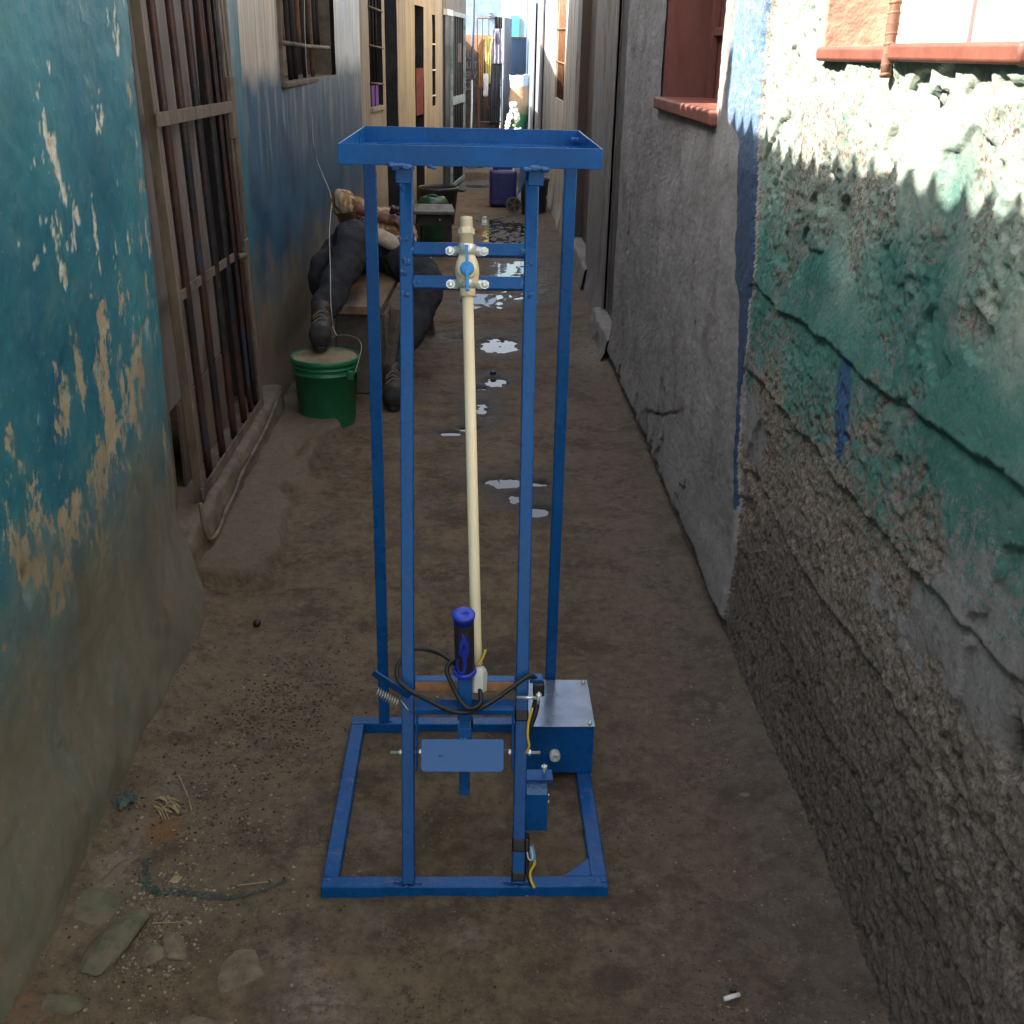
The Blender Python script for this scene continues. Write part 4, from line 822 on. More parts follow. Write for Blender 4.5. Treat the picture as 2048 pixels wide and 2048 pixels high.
bolt((-.157, yb, .276), (-.096, yb, .276), (.020, .058)); bolt((.074, yb, .276), (.137, yb, .276), (.003, .042))
# --- handle
hb, ht = Vector((-.0115, 1.787, .208)), Vector((-.0125, 1.838, .470)); hd = (ht-hb).normalized()
def hp(z): return hb+(ht-hb)*((z-hb.z)/(ht.z-hb.z))
MB().bar(hp(.208), hp(.375), .0205, .0205, YR).build('handle_tube', 'enamel', ST, bevel=.0018)
MB().bar(hp(.362), hp(.462), .0270, .0270, YR).build('handle_sleeve', 'enamel', ST, bevel=.002)
MB().bar(hp(.300), hp(.347), .0275, .0275, YR).build('handle_sleeve', 'enamel', ST, bevel=.002)
MB().obox(hp(.350)+Vector((.014, .004, 0)), (.0025, .008, .009)).build('tab', 'tape', ST)
weld(hp(.330)+Vector((0, -.016, 0)), 31, 7, .006, (1.2, .9, .7)); weld((-.052, 1.771, .3085), 32, 2, .004)
g0 = hp(.452); gd = Vector((-.002, -.017, .1)).normalized(); gl = .142
gr = MB().lathe(g0, [(.0175, .008), (.0188, .012), (.0186, .060), (.0188, gl-.018), (.0176, gl-.014)], gd, 32).build('grip', 'gripblack', ST, True)
MB().lathe(g0, [(.0205, 0), (.0226, .003), (.0226, .008), (.0195, .011)], gd, 32).build('grip_flange', 'gripblue', gr, True)
MB().lathe(g0+gd*(gl-.018), [(.0190, 0), (.0190, .010), (.0212, .012), (.0216, .0165), (.0200, .019), (.0020, .0192), (.0020, .016)], gd, 32).build('grip_cap', 'gripblue', gr, True)
MB().lathe(g0+gd*(gl+.0013), [(.0017, 0), (.0017, .0004)], gd, 12).build('grip_hole', 'tape', gr)
# flame ornament raised on the grip
gx = gd.cross(Vector((0, -1, 0))).normalized(); gf = gx.cross(gd)
if gf.y > 0: gf = -gf
gx = Vector((1, 0, 0))
def gsurf(a, s, r=.0196): return g0+gd*s+(gx*math.sin(a)+gf*math.cos(a))*r
M = MB()
def ribbon(pts, n=8):
    P = [Vector((a, s, w_)) for a, s, w_ in pts]; C = curve(P, n); pv = None
    for i, p in enumerate(C):
        t = (C[min(i+1, len(C)-1)]-C[max(i-1, 0)]); t = Vector((t.x*.0188, t.y)); t = t.normalized() if t.length > 0 else Vector((0, 1)); nx, ny = -t.y, t.x
        a = M.bm.verts.new(gsurf(p.x+nx*p.z/.0188, p.y+ny*p.z)); b = M.bm.verts.new(gsurf(p.x-nx*p.z/.0188, p.y-ny*p.z))
        if pv: M.bm.faces.new((pv[0], a, b, pv[1]))
        pv = (a, b)
ribbon([(-.75, .044, .0018), (-.82, .028, .0026), (-.55, .014, .0032), (-.10, .018, .0032), (.05, .036, .0030), (.02, .050, .0040), (-.10, .064, .0068), (-.05, .080, .0084), (.0, .094, .0052), (-.15, .110, .0006)])
ribbon([(.28, .052, .0008), (.32, .066, .0030), (.30, .080, .0040), (.12, .094, .0018), (.2, .100, .0005)], 6); ribbon([(-.45, .058, .0006), (-.42, .068, .0022), (-.30, .080, .0030), (-.40, .092, .0006)], 6)
o = M.build('flame_ornament', 'gripblue', gr, True); s = o.modifiers.new('solid', 'SOLIDIFY'); s.thickness = .0014; s.offset = 0
# --- pedal plate
pa = Vector((0, .050, .055)).normalized(); pc = Vector((-.0155, 1.773, .3065)); hw, hh, rr = .0790, .031, .009; pl = []
for cx, cz, a0 in ((1, 1, 0), (-1, 1, 90), (-1, -1, 180), (1, -1, 270)):
    r_ = rr*(.45 if cz > 0 else 1.0)
    for k in range(5): a = R(a0+22.5*k); pl.append(pc+Vector(((cx*(hw-r_)+r_*math.cos(a)), 0, 0))+pa*(cz*(hh-r_)+r_*math.sin(a)))
MB().prism(pl, Vector((0, .058, -.052)).normalized()*-.003).build('pedal_plate', 'gloss', ST, bevel=.0008)
# --- spring lever at the left
MB().bar(LP(-.190, .436, -.022), LP(-.118, .392, -.022), .004, .024, (0, -.5, 1)).build('return_lever', 'enamel', ST, bevel=.001)
a, b = LP(-.181, .410, -.040), LP(-.140, .388, -.040); d = (b-a); dn = d.normalized(); u = dn.orthogonal().normalized(); v = dn.cross(u); pts = []
for i in range(9*14+1):
    t = i/(9*14); an = t*9*2*math.pi; pts.append(a+d*t+(u*math.cos(an)+v*math.sin(an))*.0082)
MB().tube([a-dn*.012]+pts+[b+dn*.02, b+dn*.03+Vector((.0, 0, -.004))], .0012, 6).build('spring', 'spring', ST, True)
# --- cables
def cab(pts, r, mat, name='cable', n=7): return MB().tube(curve(pts, n), r, 10).build(name, mat, ST, True)
cab([LP(.112, .318, -.012), LP(.117, .35, -.018), LP(.126, .39, -.02), LP(.128, .418, -.02), LP(.113, .435, -.030), LP(.085, .424, -.042), LP(.052, .405, -.050), LP(.018, .392, -.062), LP(-.012, .388, -.070), LP(-.045, .391, -.066), LP(-.085, .402, -.052), LP(-.118, .412, -.040), LP(-.141, .428, -.030), LP(-.142, .446, -.016), LP(-.122, .458, .016),
     LP(-.095, .458, .024), LP(-.06, .456, .008), LP(-.035, .446, -.004), LP(-.005, .430, -.005)], .0046, 'rubber')
cab([LP(-.002, .455, -.01), LP(-.02, .468, -.03), LP(-.040, .468, -.050), LP(-.047, .457, -.056), LP(-.038, .437, -.062), LP(-.020, .413, -.078), LP(-.002, .400, -.080), LP(.016, .400, -.066), LP(.018, .412, -.05), LP(.008, .425, -.02)], .0046, 'rubber')
cab([LP(.129, .405, -.02), LP(.127, .37, -.022), LP(.116, .335, -.02), LP(.111, .310, -.006)], .0055, 'rubber')
cab([LP(.120, .372, -.022), LP(.112, .345, -.024), LP(.111, .318, -.022), LP(.114, .298, -.018), LP(.108, .280, -.010)], .0026, 'yellow', 'yellow_wire')
MB().obox(LP(.131, .408, -.022), (.011, .010, .014)).build('plug', 'rubber', ST, bevel=.003)
MB().obox(LP(.126, .424, -.018), (.013, .012, .004)).build('bracket', 'enamel', ST, bevel=.001)
bolt(LP(.088, .395, -.03), LP(.130, .397, -.036), ()); bolt(LP(.129, .386, -.036), LP(.131, .408, -.036), (.018,), rr=.003)
def wrap(z0, z1, name='tape'):
    z = (z0+z1)/2; p, q = LP(px_at(1, z0), z0), LP(px_at(1, z1), z1); MB().bar(p, q, .0272, .0272, YR).build(name, 'tape', ST, bevel=.003)
wrap(.337, .358); wrap(.092, .117); wrap(.036, .054)
MB().bar(LP(.113, .117, -.002), LP(.113, .092, -.002), .010, .018, YR).build('tape', 'tape', ST, bevel=.003)
cab([LP(.113, .125, -.003), LP(.111, .10, 0), LP(.114, .08, 0), LP(.113, .055, 0), LP(.118, .040, -.004), LP(.124, .031, -.012)], .0040, 'tape')
cab([LP(.121, .090, -.006), LP(.127, .080, -.008), LP(.128, .070, -.008), LP(.120, .054, -.006), LP(.121, .042, -.010), LP(.128, .030, -.016)], .0027, 'yellow', 'yellow_wire')
for k, (dx, zt) in enumerate(((.0, .100), (.006, .104), (.009, .098))):
    cab([LP(.112+dx, zt, -.006), LP(.115+dx, .084, -.010), LP(.120+dx*.7, .079-.001*k, -.010), LP(.124+dx*.5, .086, -.010), LP(.121+dx*.5, zt+.002, -.006)], .0015, 'bluewire' if k else 'whiteplastic', 'blue_wire', 5)
# --- switch box on the right front post
sb = MB().box((.1095, 1.782, .122), (.1525, 1.815, .2105)).build('switch_box', 'enamel', ST, bevel=.0015)
MB().prism([(.1100, 1.781, .209), (.1510, 1.781, .209), (.1510, 1.812, .232), (.1100, 1.812, .232)], (0, .004, .004)).build('box_hood', 'weld', sb, bevel=.004)
MB().box((.108, 1.788, .2375), (.161, 1.822, .2400)).box((.1585, 1.79, .218), (.161, 1.82, .2372)).build('box_bracket', 'enamel', ST, bevel=.0006)
bolt((.1445, 1.806, .240), (.1445, 1.806, .262), (.017,))
for z in (.2025, .187): MB().ball((.1535, 1.79, z), .0028, 2).build('rivet', 'zinc', sb, True)
# --- control box at the rear right corner
cb = MB().box((.1180, 2.102, .0295), (.2775, 2.296, .1545)).build('control_box', 'enamel', ST, bevel=.0015)
MB().box((.1165, 2.098, .1549), (.2790, 2.298, .1566)).build('lid', 'lidpaint', cb, bevel=.0006)
for x in (.128, .268):
    for y in (2.112, 2.285): MB().lathe((x, y, .1568), [(.0045, 0), (.0045, .002), (.0032, .0022), (.0032, .006), (.001, .0068)], (0, 0, 1), 12).build('screw', 'zinc', cb, True)
MB().lathe((.190, 2.101, .0835), [(.0120, 0), (.0125, .004), (.0118, .018), (.0105, .0195), (.0042, .0195), (.004, .0185), (.001, .0185)], (0, -1, .0), 24).build('knob', 'whiteplastic', cb, True)

# ------------------------------------------------------------------ green bucket with dusty lid
BK = thing('bucket', (-.652, 4.75, .0), 'green plastic bucket with dusty lid and wire handle under the boot of the resting person', 'bucket')
c = (-.652, 4.76, 0)
MB().lathe(c, [(.120, .0), (.122, .004), (.139, .235), (.147, .237), (.147, .243), (.140, .245), (.141, .262), (.148, .264), (.148, .270), (.141, .272), (.142, .288)], seg=48).build('pail', 'greenplastic', BK, True)
lid = MB().lathe(c, [(.149, .283), (.151, .286), (.151, .298), (.148, .305), (.143, .305), (.141, .300), (.002, .300)], seg=48).build('lid', 'greenplastic', BK, True)
MB().lathe(c, [(.1385, .3012), (.001, .3022)], seg=48, cap=False).build('lid_dust', 'dustlid', lid, True)
MB().box((-.548, 4.655, .220), (-.520, 4.672, .262)).build('handle_lug', 'greenplastic', BK, bevel=.005)
MB().tube(curve([(-.525, 4.665, .243), (-.512, 4.66, .262), (-.500, 4.70, .30), (-.495, 4.78, .345), (-.53, 4.86, .36), (-.60, 4.90, .36), (-.68, 4.90, .33), (-.76, 4.84, .27)], 6), .0022, 6).build('handle', 'wire', BK, True)

# ------------------------------------------------------------------ bench and block
BN = thing('bench', (-.42, 5.7, 0), 'rough orange-brown wooden bench on slanting legs that the resting person lies on', 'bench')
MB().obox((-.515, 5.80, .437), (.115, .74, .020), Matrix.Rotation(R(-2), 3, 'Z')).build('seat', 'bench', BN, bevel=.004)
MB().bar((-.36, 5.16, .425), (-.425, 5.08, .02), .045, .03).build('leg', 'oldwood', BN, bevel=.003)
MB().bar((-.31, 6.30, .425), (-.255, 6.42, .0), .05, .03).build('leg', 'oldwood', BN, bevel=.003)
MB().bar((-.42, 5.20, .39), (-.40, 5.14, .17), .03, .02).build('brace', 'oldwood', BN, bevel=.003)
MB().bar((-.63, 6.35, .425), (-.66, 6.42, .0), .05, .03).build('leg', 'oldwood', BN, bevel=.003)
MB().obox((-.535, 5.30, .20), (.125, .12, .20)).build('wooden_block', 'boxcard', bevel=.012, label='grey-brown upright block standing under the front end of the bench', cat='block')

# ------------------------------------------------------------------ things further down the alley
TB = thing('stool', (-.40, 9.3, 0), 'low dark square wooden table with worn grey top past the resting person', 'table')
MB().obox((-.345, 9.32, .345), (.165, .24, .012), Matrix.Rotation(R(4), 3, 'Z')).build('table_top', 'tabletop', TB, bevel=.004)
MB().obox((-.345, 9.33, .285), (.140, .20, .045), Matrix.Rotation(R(4), 3, 'Z')).build('apron', 'darkwood', TB, bevel=.004)
for x, y in ((-.47, 9.14), (-.225, 9.15), (-.47, 9.50), (-.225, 9.52)): MB().box((x-.028, y-.02, .0), (x+.028, y+.02, .25)).build('leg', 'darkwood', TB, bevel=.004)
MB().lathe((-.285, 9.115, .29), [(.006, 0), (.006, .004)], (0, -1, 0), 10).build('nail_mark', 'white', TB)
B2_ = thing('basin', (-.37, 10.95, 0), 'big dark round bucket with a rim standing behind the low table', 'bucket')
MB().lathe((-.355, 10.95, 0), [(.15, 0), (.185, .30), (.195, .31), (.195, .335), (.188, .345), (.180, .345), (.178, .32), (.15, .05)], seg=36).build('pail', 'darkplastic', B2_, True)
MB().tube([(-.20, 10.9, .325), (-.12, 10.93, .31), (-.09, 10.95, .315)], [.02, .012, .006], 8).build('handle', 'darkplastic', B2_, True)
J1 = thing('jerrycan', (-.37, 9.95, 0), 'squat dark green plastic can with folded crown between the low table and dark bucket', 'can')
us, ts = np.linspace(0, 1, 30), np.linspace(0, 2*math.pi, 49); U, T = np.meshgrid(us, ts, indexing='ij')
rr_ = np.interp(U, [0, .05, .6, .8, .92, 1], [.125, .135, .14, .13, .095, .03])*(1+.03*np.cos(4*T)); zz = np.interp(U, [0, .1, .6, .8, .92, 1], [0, .05, .25, .33, .372, .375])+.014*np.cos(3*T)*sstep(.8, 1, U)*(1-U)*9
me = gridmesh('body', np.stack([-.37+rr_*np.cos(T), 9.92+rr_*.9*np.sin(T), zz], -1)); link('body', me, 'greenjerry', J1, True)
MB().tube(curve([(-.42, 9.90, .365), (-.40, 9.90, .385), (-.35, 9.90, .385), (-.33, 9.90, .365)], 4), .009, 8).build('handle', 'greenjerry', J1, True)
JC = thing('jerrycan', (.29, 12.3, 0), 'tall navy blue plastic jerrycan standing in the middle of the wet alley', 'jerrycan')
MB().box((.148, 12.20, .005), (.438, 12.44, .385)).build('body', 'navyplastic', JC, bevel=.035, seg=4)
MB().obox((.293, 12.32, .40), (.10, .018, .022)).build('handle', 'navyplastic', JC, bevel=.008)
MB().lathe((.21, 12.27, .375), [(.03, 0), (.03, .035), (.026, .04)]).build('cap', 'navyplastic', JC, True)
for z in (.10, .30): MB().box((.165, 12.1955, z), (.42, 12.2, z+.006)).build('moulding', 'navyplastic', JC)
WH = thing('wheel', (.39, 11.75, 0), 'small spoked metal wheel leaning between navy jerrycan and black bin', 'wheel')
MB().lathe((.392, 11.76, .085), [(.066, -.015), (.080, -.012), (.080, .012), (.066, .015), (.066, -.015)], (.1, -1, .15), 28, False).build('rim', 'oldwood', WH, True)
MB().lathe((.392, 11.76, .085), [(.068, -.003), (.068, .003)], (.1, -1, .15), 28).build('disc', 'darkwood', WH)
MB().lathe((.392, 11.748, .087), [(.018, -.012), (.018, .012)], (.1, -1, .15), 14).build('hub', 'oldwood', WH)
for k in range(5):
    a = k*2*math.pi/5; MB().bar((.392, 11.75, .087), (.392+.066*math.cos(a), 11.752, .086+.066*math.sin(a)), .01, .012).build('spoke', 'oldwood', WH)
BI = thing('bin', (.60, 11.75, 0), 'tall black plastic bin with rim against the right wall', 'bin')
MB().lathe((.605, 11.80, 0), [(.125, 0), (.128, .01), (.145, .31), (.156, .315), (.158, .345), (.150, .355), (.140, .35), (.12, .02)], seg=36).build('pail', 'darkplastic', BI, True)
MB().tube(curve([(.745, 11.72, .33), (.755, 11.69, .25), (.72, 11.64, .17)], 4), .004, 6).build('handle', 'wire', BI, True)
MB().ball((.50, 12.35, .10), .10, 3, (.7, .7, 1.3)).build('plastic_bag', 'white', smooth=True, label='crumpled white bag squeezed between the navy jerrycan and black bin', cat='bag')
M = MB()
for k in range(4): M.tube(curve([(-.12+.03*k, 15.4, .10), (-.05+.03*k, 15.45, .19-.02*k), (.05, 15.5+.05*k, .17), (.10, 15.5, .11)], 4), .012, 6)
M.build('rope_coil', 'straw', smooth=True, label='loose coil of straw-coloured rope on the far raised floor', cat='rope')
PH = thing('charger', (-.30, 6.9, 0), 'small white cable adapter lying on the bench beside the resting person', 'charger')
MB().obox((-.295, 6.20, .49), (.055, .035, .012), Matrix.Rotation(R(20), 3, 'Y')).build('body', 'paperwhite', PH, bevel=.004); MB().bar((-.32, 6.2, .50), (-.335, 6.2, .60), .02, .015).build('stand', 'paperwhite', PH, bevel=.003)

# ------------------------------------------------------------------ string on the blue wall
Z = [(-.885, 6.30, 1.95), (-.88, 6.20, 1.6), (-.885, 6.25, 1.38), (-.885, 6.35, 1.2), (-.885, 6.37, 1.05), (-.883, 6.5, .95), (-.80, 6.3, .82), (-.74, 5.9, .80), (-.69, 5.46, .83), (-.668, 5.20, .76), (-.648, 5.02, .62), (-.640, 4.93, .50), (-.635, 4.92, .43), (-.64, 4.96, .385), (-.62, 4.93, .35)]
MB().tube(curve(Z, 8), .0022, 5).build('string', 'string', smooth=True, label='thin pale cord hanging down the blue wall and over the trouser knee', cat='cord')

# ------------------------------------------------------------------ small things on the ground near the camera
def stone(c, s, sd, mat, label, cat='stone', name='stone', sub=4, rz=0, amp=.2, box=.6):
    bm = bmesh.new(); bmesh.ops.create_icosphere(bm, subdivisions=sub, radius=1)
    rt = Matrix.Rotation(R(rz), 3, 'Z')
    rs = random.Random(sd*7); planes = [(Vector((rs.uniform(-1, 1), rs.uniform(-1, 1), rs.uniform(-.3, 1))).normalized(), rs.uniform(.62, .92)) for _ in range(0 if box < .3 else 11)]
    for v in bm.verts:
        p = v.co.copy(); m = max(abs(p.x), abs(p.y), abs(p.z)); p = p.lerp(p/m*.8, box*.55)
        n = float(fbm(np.array(p.x*1.6+sd), np.array(p.y*1.6+p.z*1.3+sd*3), 5, sd)); n2 = round(float(fbm(np.array(p.z*1.9+sd*2), np.array(p.x*1.2-p.y*1.5), 2, sd+5))*5)/5
        
        for pn, pd in planes:
            t_ = p.dot(pn)
            if t_ > pd: p -= pn*(t_-pd)*.92
        p *= 1.28+.45*amp*n+.25*amp*n2; v.co = rt @ Vector((p.x*s[0], p.y*s[1], p.z*s[2])) + Vector(c)
    me = bpy.data.meshes.new(name); bm.to_mesh(me); bm.free(); o = link(name, me, mat, None, True); me.set_sharp_from_angle(angle=R(38)); return tagit(o, label, cat, 'stones lying on the earth floor')
stone((-.655, 1.605, .014), (.030, .075, .020), 3, 'greenstone', 'long green painted chunk of broken wall lying at the left edge of the ground', rz=-22)
stone((-.585, 1.575, .000), (.036, .028, .018), 8, 'stone', 'squarish grey stone just right of the green painted chunk')
stone((-.545, 1.60, .004), (.020, .038, .015), 12, 'stone', 'narrow tilted stone between two larger grey stones at lower left', rz=25)
stone((-.408, 1.535, -.013), (.048, .062, .020), 19, 'stone', 'broad flat stone half sunk in the earth left of bottom centre', amp=.12)
stone((-.735, 1.70, .004), (.050, .055, .016), 23, 'greenstone', 'mossy green rubble lump against the foot of the teal wall')
stone((-.715, 1.46, .006), (.05, .03, .016), 27, 'greenstone', 'low crumbling rubble piece in the bottom left corner')
stone((-.47, 1.41, -.006), (.11, .035, .014), 29, 'stone', 'wide low slab of earth-coloured stone at the bottom edge of the picture', amp=.12)
stone((-.712, 1.795, .006), (.018, .045, .012), 33, 'concrete', 'crumbly whitish lime lump beside the foot of the teal wall', rz=-25, amp=.35)
stone((-.70, 1.89, .006), (.018, .030, .010), 37, 'concrete', 'small lime crust lump just behind the larger whitish one', amp=.35)
stone((-.621, 2.851, .008), (.009, .009, .008), 41, 'rubber', 'small round black pebble alone on the brown earth', amp=.05, box=.1)
stone((.62, 2.05, .008), (.011, .009, .004), 43, 'stone', 'tiny pale stone chip at the foot of the right wall')
CG = thing('cigarette_end', (.467, 1.47, .008), 'white cigarette end lying on bare earth at lower right', 'cigarette')
MB().tube([(.452, 1.464, .010), (.482, 1.474, .010)], .0042, 12).build('paper', 'paperwhite', CG, True)
MB().obox((.474, 1.487, .006), (.006, .004, .003)).build('ash', 'darkplastic', CG, bevel=.001)
def rag(c, s, sd, mat, label, cat):
    us = np.linspace(-1, 1, 40); U, V = np.meshgrid(us, us, indexing='ij'); rr2 = np.hypot(U, V); n = fbm(U*2+sd, V*2, 5, sd)
    X = c[0]+s*U*(1+.4*n); Y = c[1]+s*1.2*V*(1+.4*fbm(U*2, V*2+sd, 4, sd+3)); Zz = c[2]+s*.55*(1-rr2**2*.5)+s*.45*fbm(U*4, V*4, 4, sd+7)
    me = gridmesh('rag', np.stack([X, Y, Zz], -1), None, ((rr2[:-1, :-1]+.35*n[:-1, :-1]) < .85)); o = link('rag', me, mat, None, True); so_ = o.modifiers.new('s', 'SOLIDIFY'); so_.thickness = .002; return tagit(o, label, cat)
rag((-.752, 2.005, .02), .028, 5, 'rag', 'crumpled grey-green rag by the foot of the teal wall', 'rag')
M = MB(); rr3 = random.Random(5)
for k in range(26):
    a = rr3.uniform(0, 6.28); p0 = Vector((-.692+.02*math.cos(a), 2.01+.02*math.sin(a), .006)); M.tube(curve([p0, p0+Vector((.02, .0, .012)), p0+Vector((.04, -.03*rr3.random(), .003))], 3), .0012, 4)
M.build('fibre_tuft', 'straw', smooth=True, kind='stuff', label='tangled tuft of straw-coloured fibres beside the grey-green rag', cat='fibre')
P = curve([(-.663, 1.83, .010), (-.655, 1.80, .010), (-.640, 1.755, .010), (-.61, 1.742, .010), (-.57, 1.738, .010), (-.52, 1.728, .010), (-.47, 1.725, .009), (-.42, 1.74, .009), (-.37, 1.772, .009)], 10)
M = MB()
for i, p in enumerate(P):
    w_ = .009*math.sin(math.pi*min(1, i/len(P)*1.05+.08))+.002
    for q in range(3): M.bar(p+Vector((rr3.uniform(-1, 1)*w_, rr3.uniform(-1, 1)*w_, 0)), p+Vector((rr3.uniform(-1, 1)*w_+.006, rr3.uniform(-1, 1)*w_, rr3.uniform(-.003, .004))), .0016, .0013)
M.build('frayed_braid', 'rag', kind='stuff', label='frayed grey-green hair-like braid curving across the earth left of the stand', cat='braid')
for i, (a, b, lb) in enumerate([((-.665, 2.12), (-.625, 2.04), 'single dry straw leaning on earth near the grey-green rag'), ((-.60, 1.655), (-.545, 1.655), 'short yellow straw lying above the narrow tilted stone'), ((-.62, 2.03), (-.605, 1.99), 'thin grey twig between the fibre tuft and the stand'), ((-.46, 1.757), (-.40, 1.765), 'pale straw lying at the right end of the frayed braid')]):
    MB().bar((*a, .010), (*b, .012), .002, .0015).build('straw', 'straw', label=lb, cat='straw', group='straws on the earth floor')
M = MB(); M.bm.faces.new([M.bm.verts.new(p) for p in ((-.598, 1.765, .012), (-.588, 1.775, .020), (-.572, 1.778, .014), (-.580, 1.764, .010))]); o = M.build('leaf', 'straw', label='small dry tan leaf lying beside the frayed braid', cat='leaf'); o.modifiers.new('s', 'SOLIDIFY').thickness = .001
MB().lathe((.10, 5.58, 0), [(.016, -.002), (.016, .012), (.014, .016)], (0, .1, 1)).build('litter', 'navyplastic', smooth=True, label='small blue bottle cap at the edge of the second puddle', cat='litter')
# grit: uncountable pebbles and crumbs
def grit(name, n, mat, fx, smin, smax, sd, label, cat):
    r = np.random.RandomState(sd); ico = bmesh.new(); bmesh.ops.create_icosphere(ico, subdivisions=1, radius=1)
    bv = np.array([v.co[:] for v in ico.verts]); bf = np.array([[l.index for l in f.verts] for f in ico.faces]); ico.free()
    x, y = fx(r, n); s = smin*(smax/smin)**(r.rand(n)**2.6); h = ground_h(x, y)[0]; V = []
    sc = np.stack([s*(.6+.8*r.rand(n)), s*(.6+.8*r.rand(n)), s*(.4+.4*r.rand(n))], -1)
    V = bv[None]*(1+.35*(r.rand(n, len(bv), 1)-.5))*sc[:, None]; a = r.rand(n)*6.28; ca, sa = np.cos(a)[:, None], np.sin(a)[:, None]
    X = V[..., 0]*ca-V[..., 1]*sa+x[:, None]; Y = V[..., 0]*sa+V[..., 1]*ca+y[:, None]; Zc = V[..., 2]+(h+s*.15)[:, None]
    F = bf[None]+(np.arange(n)*len(bv))[:, None, None]; me = bpy.data.meshes.new(name)
    co = np.stack([X, Y, Zc], -1).reshape(-1, 3); F = F.reshape(-1, 3); me.vertices.add(len(co)); me.vertices.foreach_set('co', co.reshape(-1)); me.loops.add(F.size); me.loops.foreach_set('vertex_index', F.reshape(-1).astype(np.int32))
    me.polygons.add(len(F)); me.polygons.foreach_set('loop_start', np.arange(0, F.size, 3, dtype=np.int32)); me.update(calc_edges=True)
    tagit(link(name, me, mat), label, cat, kind='stuff')
def f_all(r, n): y = 1.3+5.2*r.rand(n)**1.7; return r.uniform(-.78, .72, n), y
def f_left(r, n):
    k = n//2; x = np.concatenate([np.clip(r.normal(-.56, .10, k), -.78, .1), r.normal(-.60, .05, n-k)]); y = np.concatenate([r.normal(1.95, .30, k), r.normal(1.66, .09, n-k)]); return x, np.clip(y, 1.33, 3.2)
def f_dark(r, n): k = n//2; return np.concatenate([r.normal(-.46, .08, k), r.normal(-.60, .12, n-k)]), np.concatenate([r.normal(2.42, .16, k), r.normal(2.1, .35, n-k)])
grit('pebbles', 3000, 'pebble', f_all, .0007, .0034, 3, 'fine pale grit scattered over the brown earth floor', 'grit')
grit('pebbles', 2600, 'pebble', f_left, .0009, .0048, 4, 'thicker spread of pale pebbles on the ground left of the stand', 'pebbles')
grit('crumbs', 3600, 'debris', f_dark, .0009, .0042, 6, 'dark earthy crumbs spread between the teal wall and the stand', 'crumbs')
grit('crumbs', 1600, 'debris', f_all, .0008, .0030, 8, 'sparse dark crumbs over the whole earth floor', 'crumbs')

# ------------------------------------------------------------------ the resting person
PE = thing('person', (-.5, 5.8, .45), 'person in dark trousers and tan shirt lying back, one boot on the green bucket', 'person')
def flesh(name, mat, limbs, balls=(), parent=PE, vox=.011, smooth=4, wr=0, sd=0, ws=9):
    """one continuous surface grown over tapering limbs"""
    M = MB()
    for pts, rads in limbs:
        P = curve(pts, 6); n = len(P); rr = np.interp(np.arange(n)/6.0, np.arange(len(rads)), rads); M.tube(P, [float(q) for q in rr], 14)
        M.ball(P[0], float(rr[0]), 2); M.ball(P[-1], float(rr[-1]), 2)
    for c, r, sc in balls: M.ball(c, r, 3, sc)
    o = M.build(name, mat, parent, True); m = o.modifiers.new('join', 'REMESH'); m.mode = 'VOXEL'; m.voxel_size = vox; m.use_smooth_shade = True
    s = o.modifiers.new('smooth', 'SMOOTH'); s.iterations = smooth; s.factor = .6
    if wr:
        t = bpy.data.textures.new(name+'_folds', 'CLOUDS'); t.noise_scale = 1.0/ws; t.noise_depth = 2
        d = o.modifiers.new('folds', 'DISPLACE'); d.texture = t; d.strength = wr; d.mid_level = .5; d.texture_coords = 'LOCAL'
    return o
hipR, kneR, ankR = (-.62, 5.98, .56), (-.585, 5.42, .71), (-.683, 5.02, .44)
hipL, kneL, ankL = (-.42, 5.98, .54), (-.225, 5.50, .475), (-.375, 5.13, .13)
shR, elR, haR = (-.66, 6.42, .62), (-.70, 6.02, .80), (-.50, 5.95, .735)
shL, elL, haL = (-.40, 6.42, .58), (-.37, 6.14, .60), (-.455, 5.97, .68)
def mid(a, b, t, o=(0, 0, 0)): return tuple(a[i]+(b[i]-a[i])*t+o[i] for i in range(3))
flesh('body', 'skin', [([hipR, mid(hipR, kneR, .5), kneR], [.07, .06, .045]), ([kneR, mid(kneR, ankR, .4), ankR], [.045, .045, .03]), ([hipL, mid(hipL, kneL, .5), kneL], [.07, .06, .045]), ([kneL, mid(kneL, ankL, .4), ankL], [.045, .045, .03]),
    ([(-.52, 5.98, .56), (-.51, 6.2, .58), (-.5, 6.42, .59)], [.10, .105, .10]), ([(-.5, 6.42, .59), (-.49, 6.52, .60), (-.485, 6.58, .60)], [.05, .048, .048]),
    ([shR, mid(shR, elR, .5), elR], [.045, .042, .036]), ([elR, mid(elR, haR, .5), haR], [.036, .032, .024]), ([shL, mid(shL, elL, .5), elL], [.045, .042, .036]), ([elL, mid(elL, haL, .5), haL], [.036, .032, .024])],
    [((-.48, 6.66, .61), .095, (.8, 1.1, .85)), ((-.48, 6.63, .70), .018, (.6, 1, .9)), ((-.56, 6.66, .60), .02, (.4, 1, 1)), ((-.40, 6.66, .60), .02, (.4, 1, 1))], vox=.009)
MB().ball((-.48, 6.71, .61), .10, 3, (.83, .9, .9)).build('hair', 'hair', PE, True)
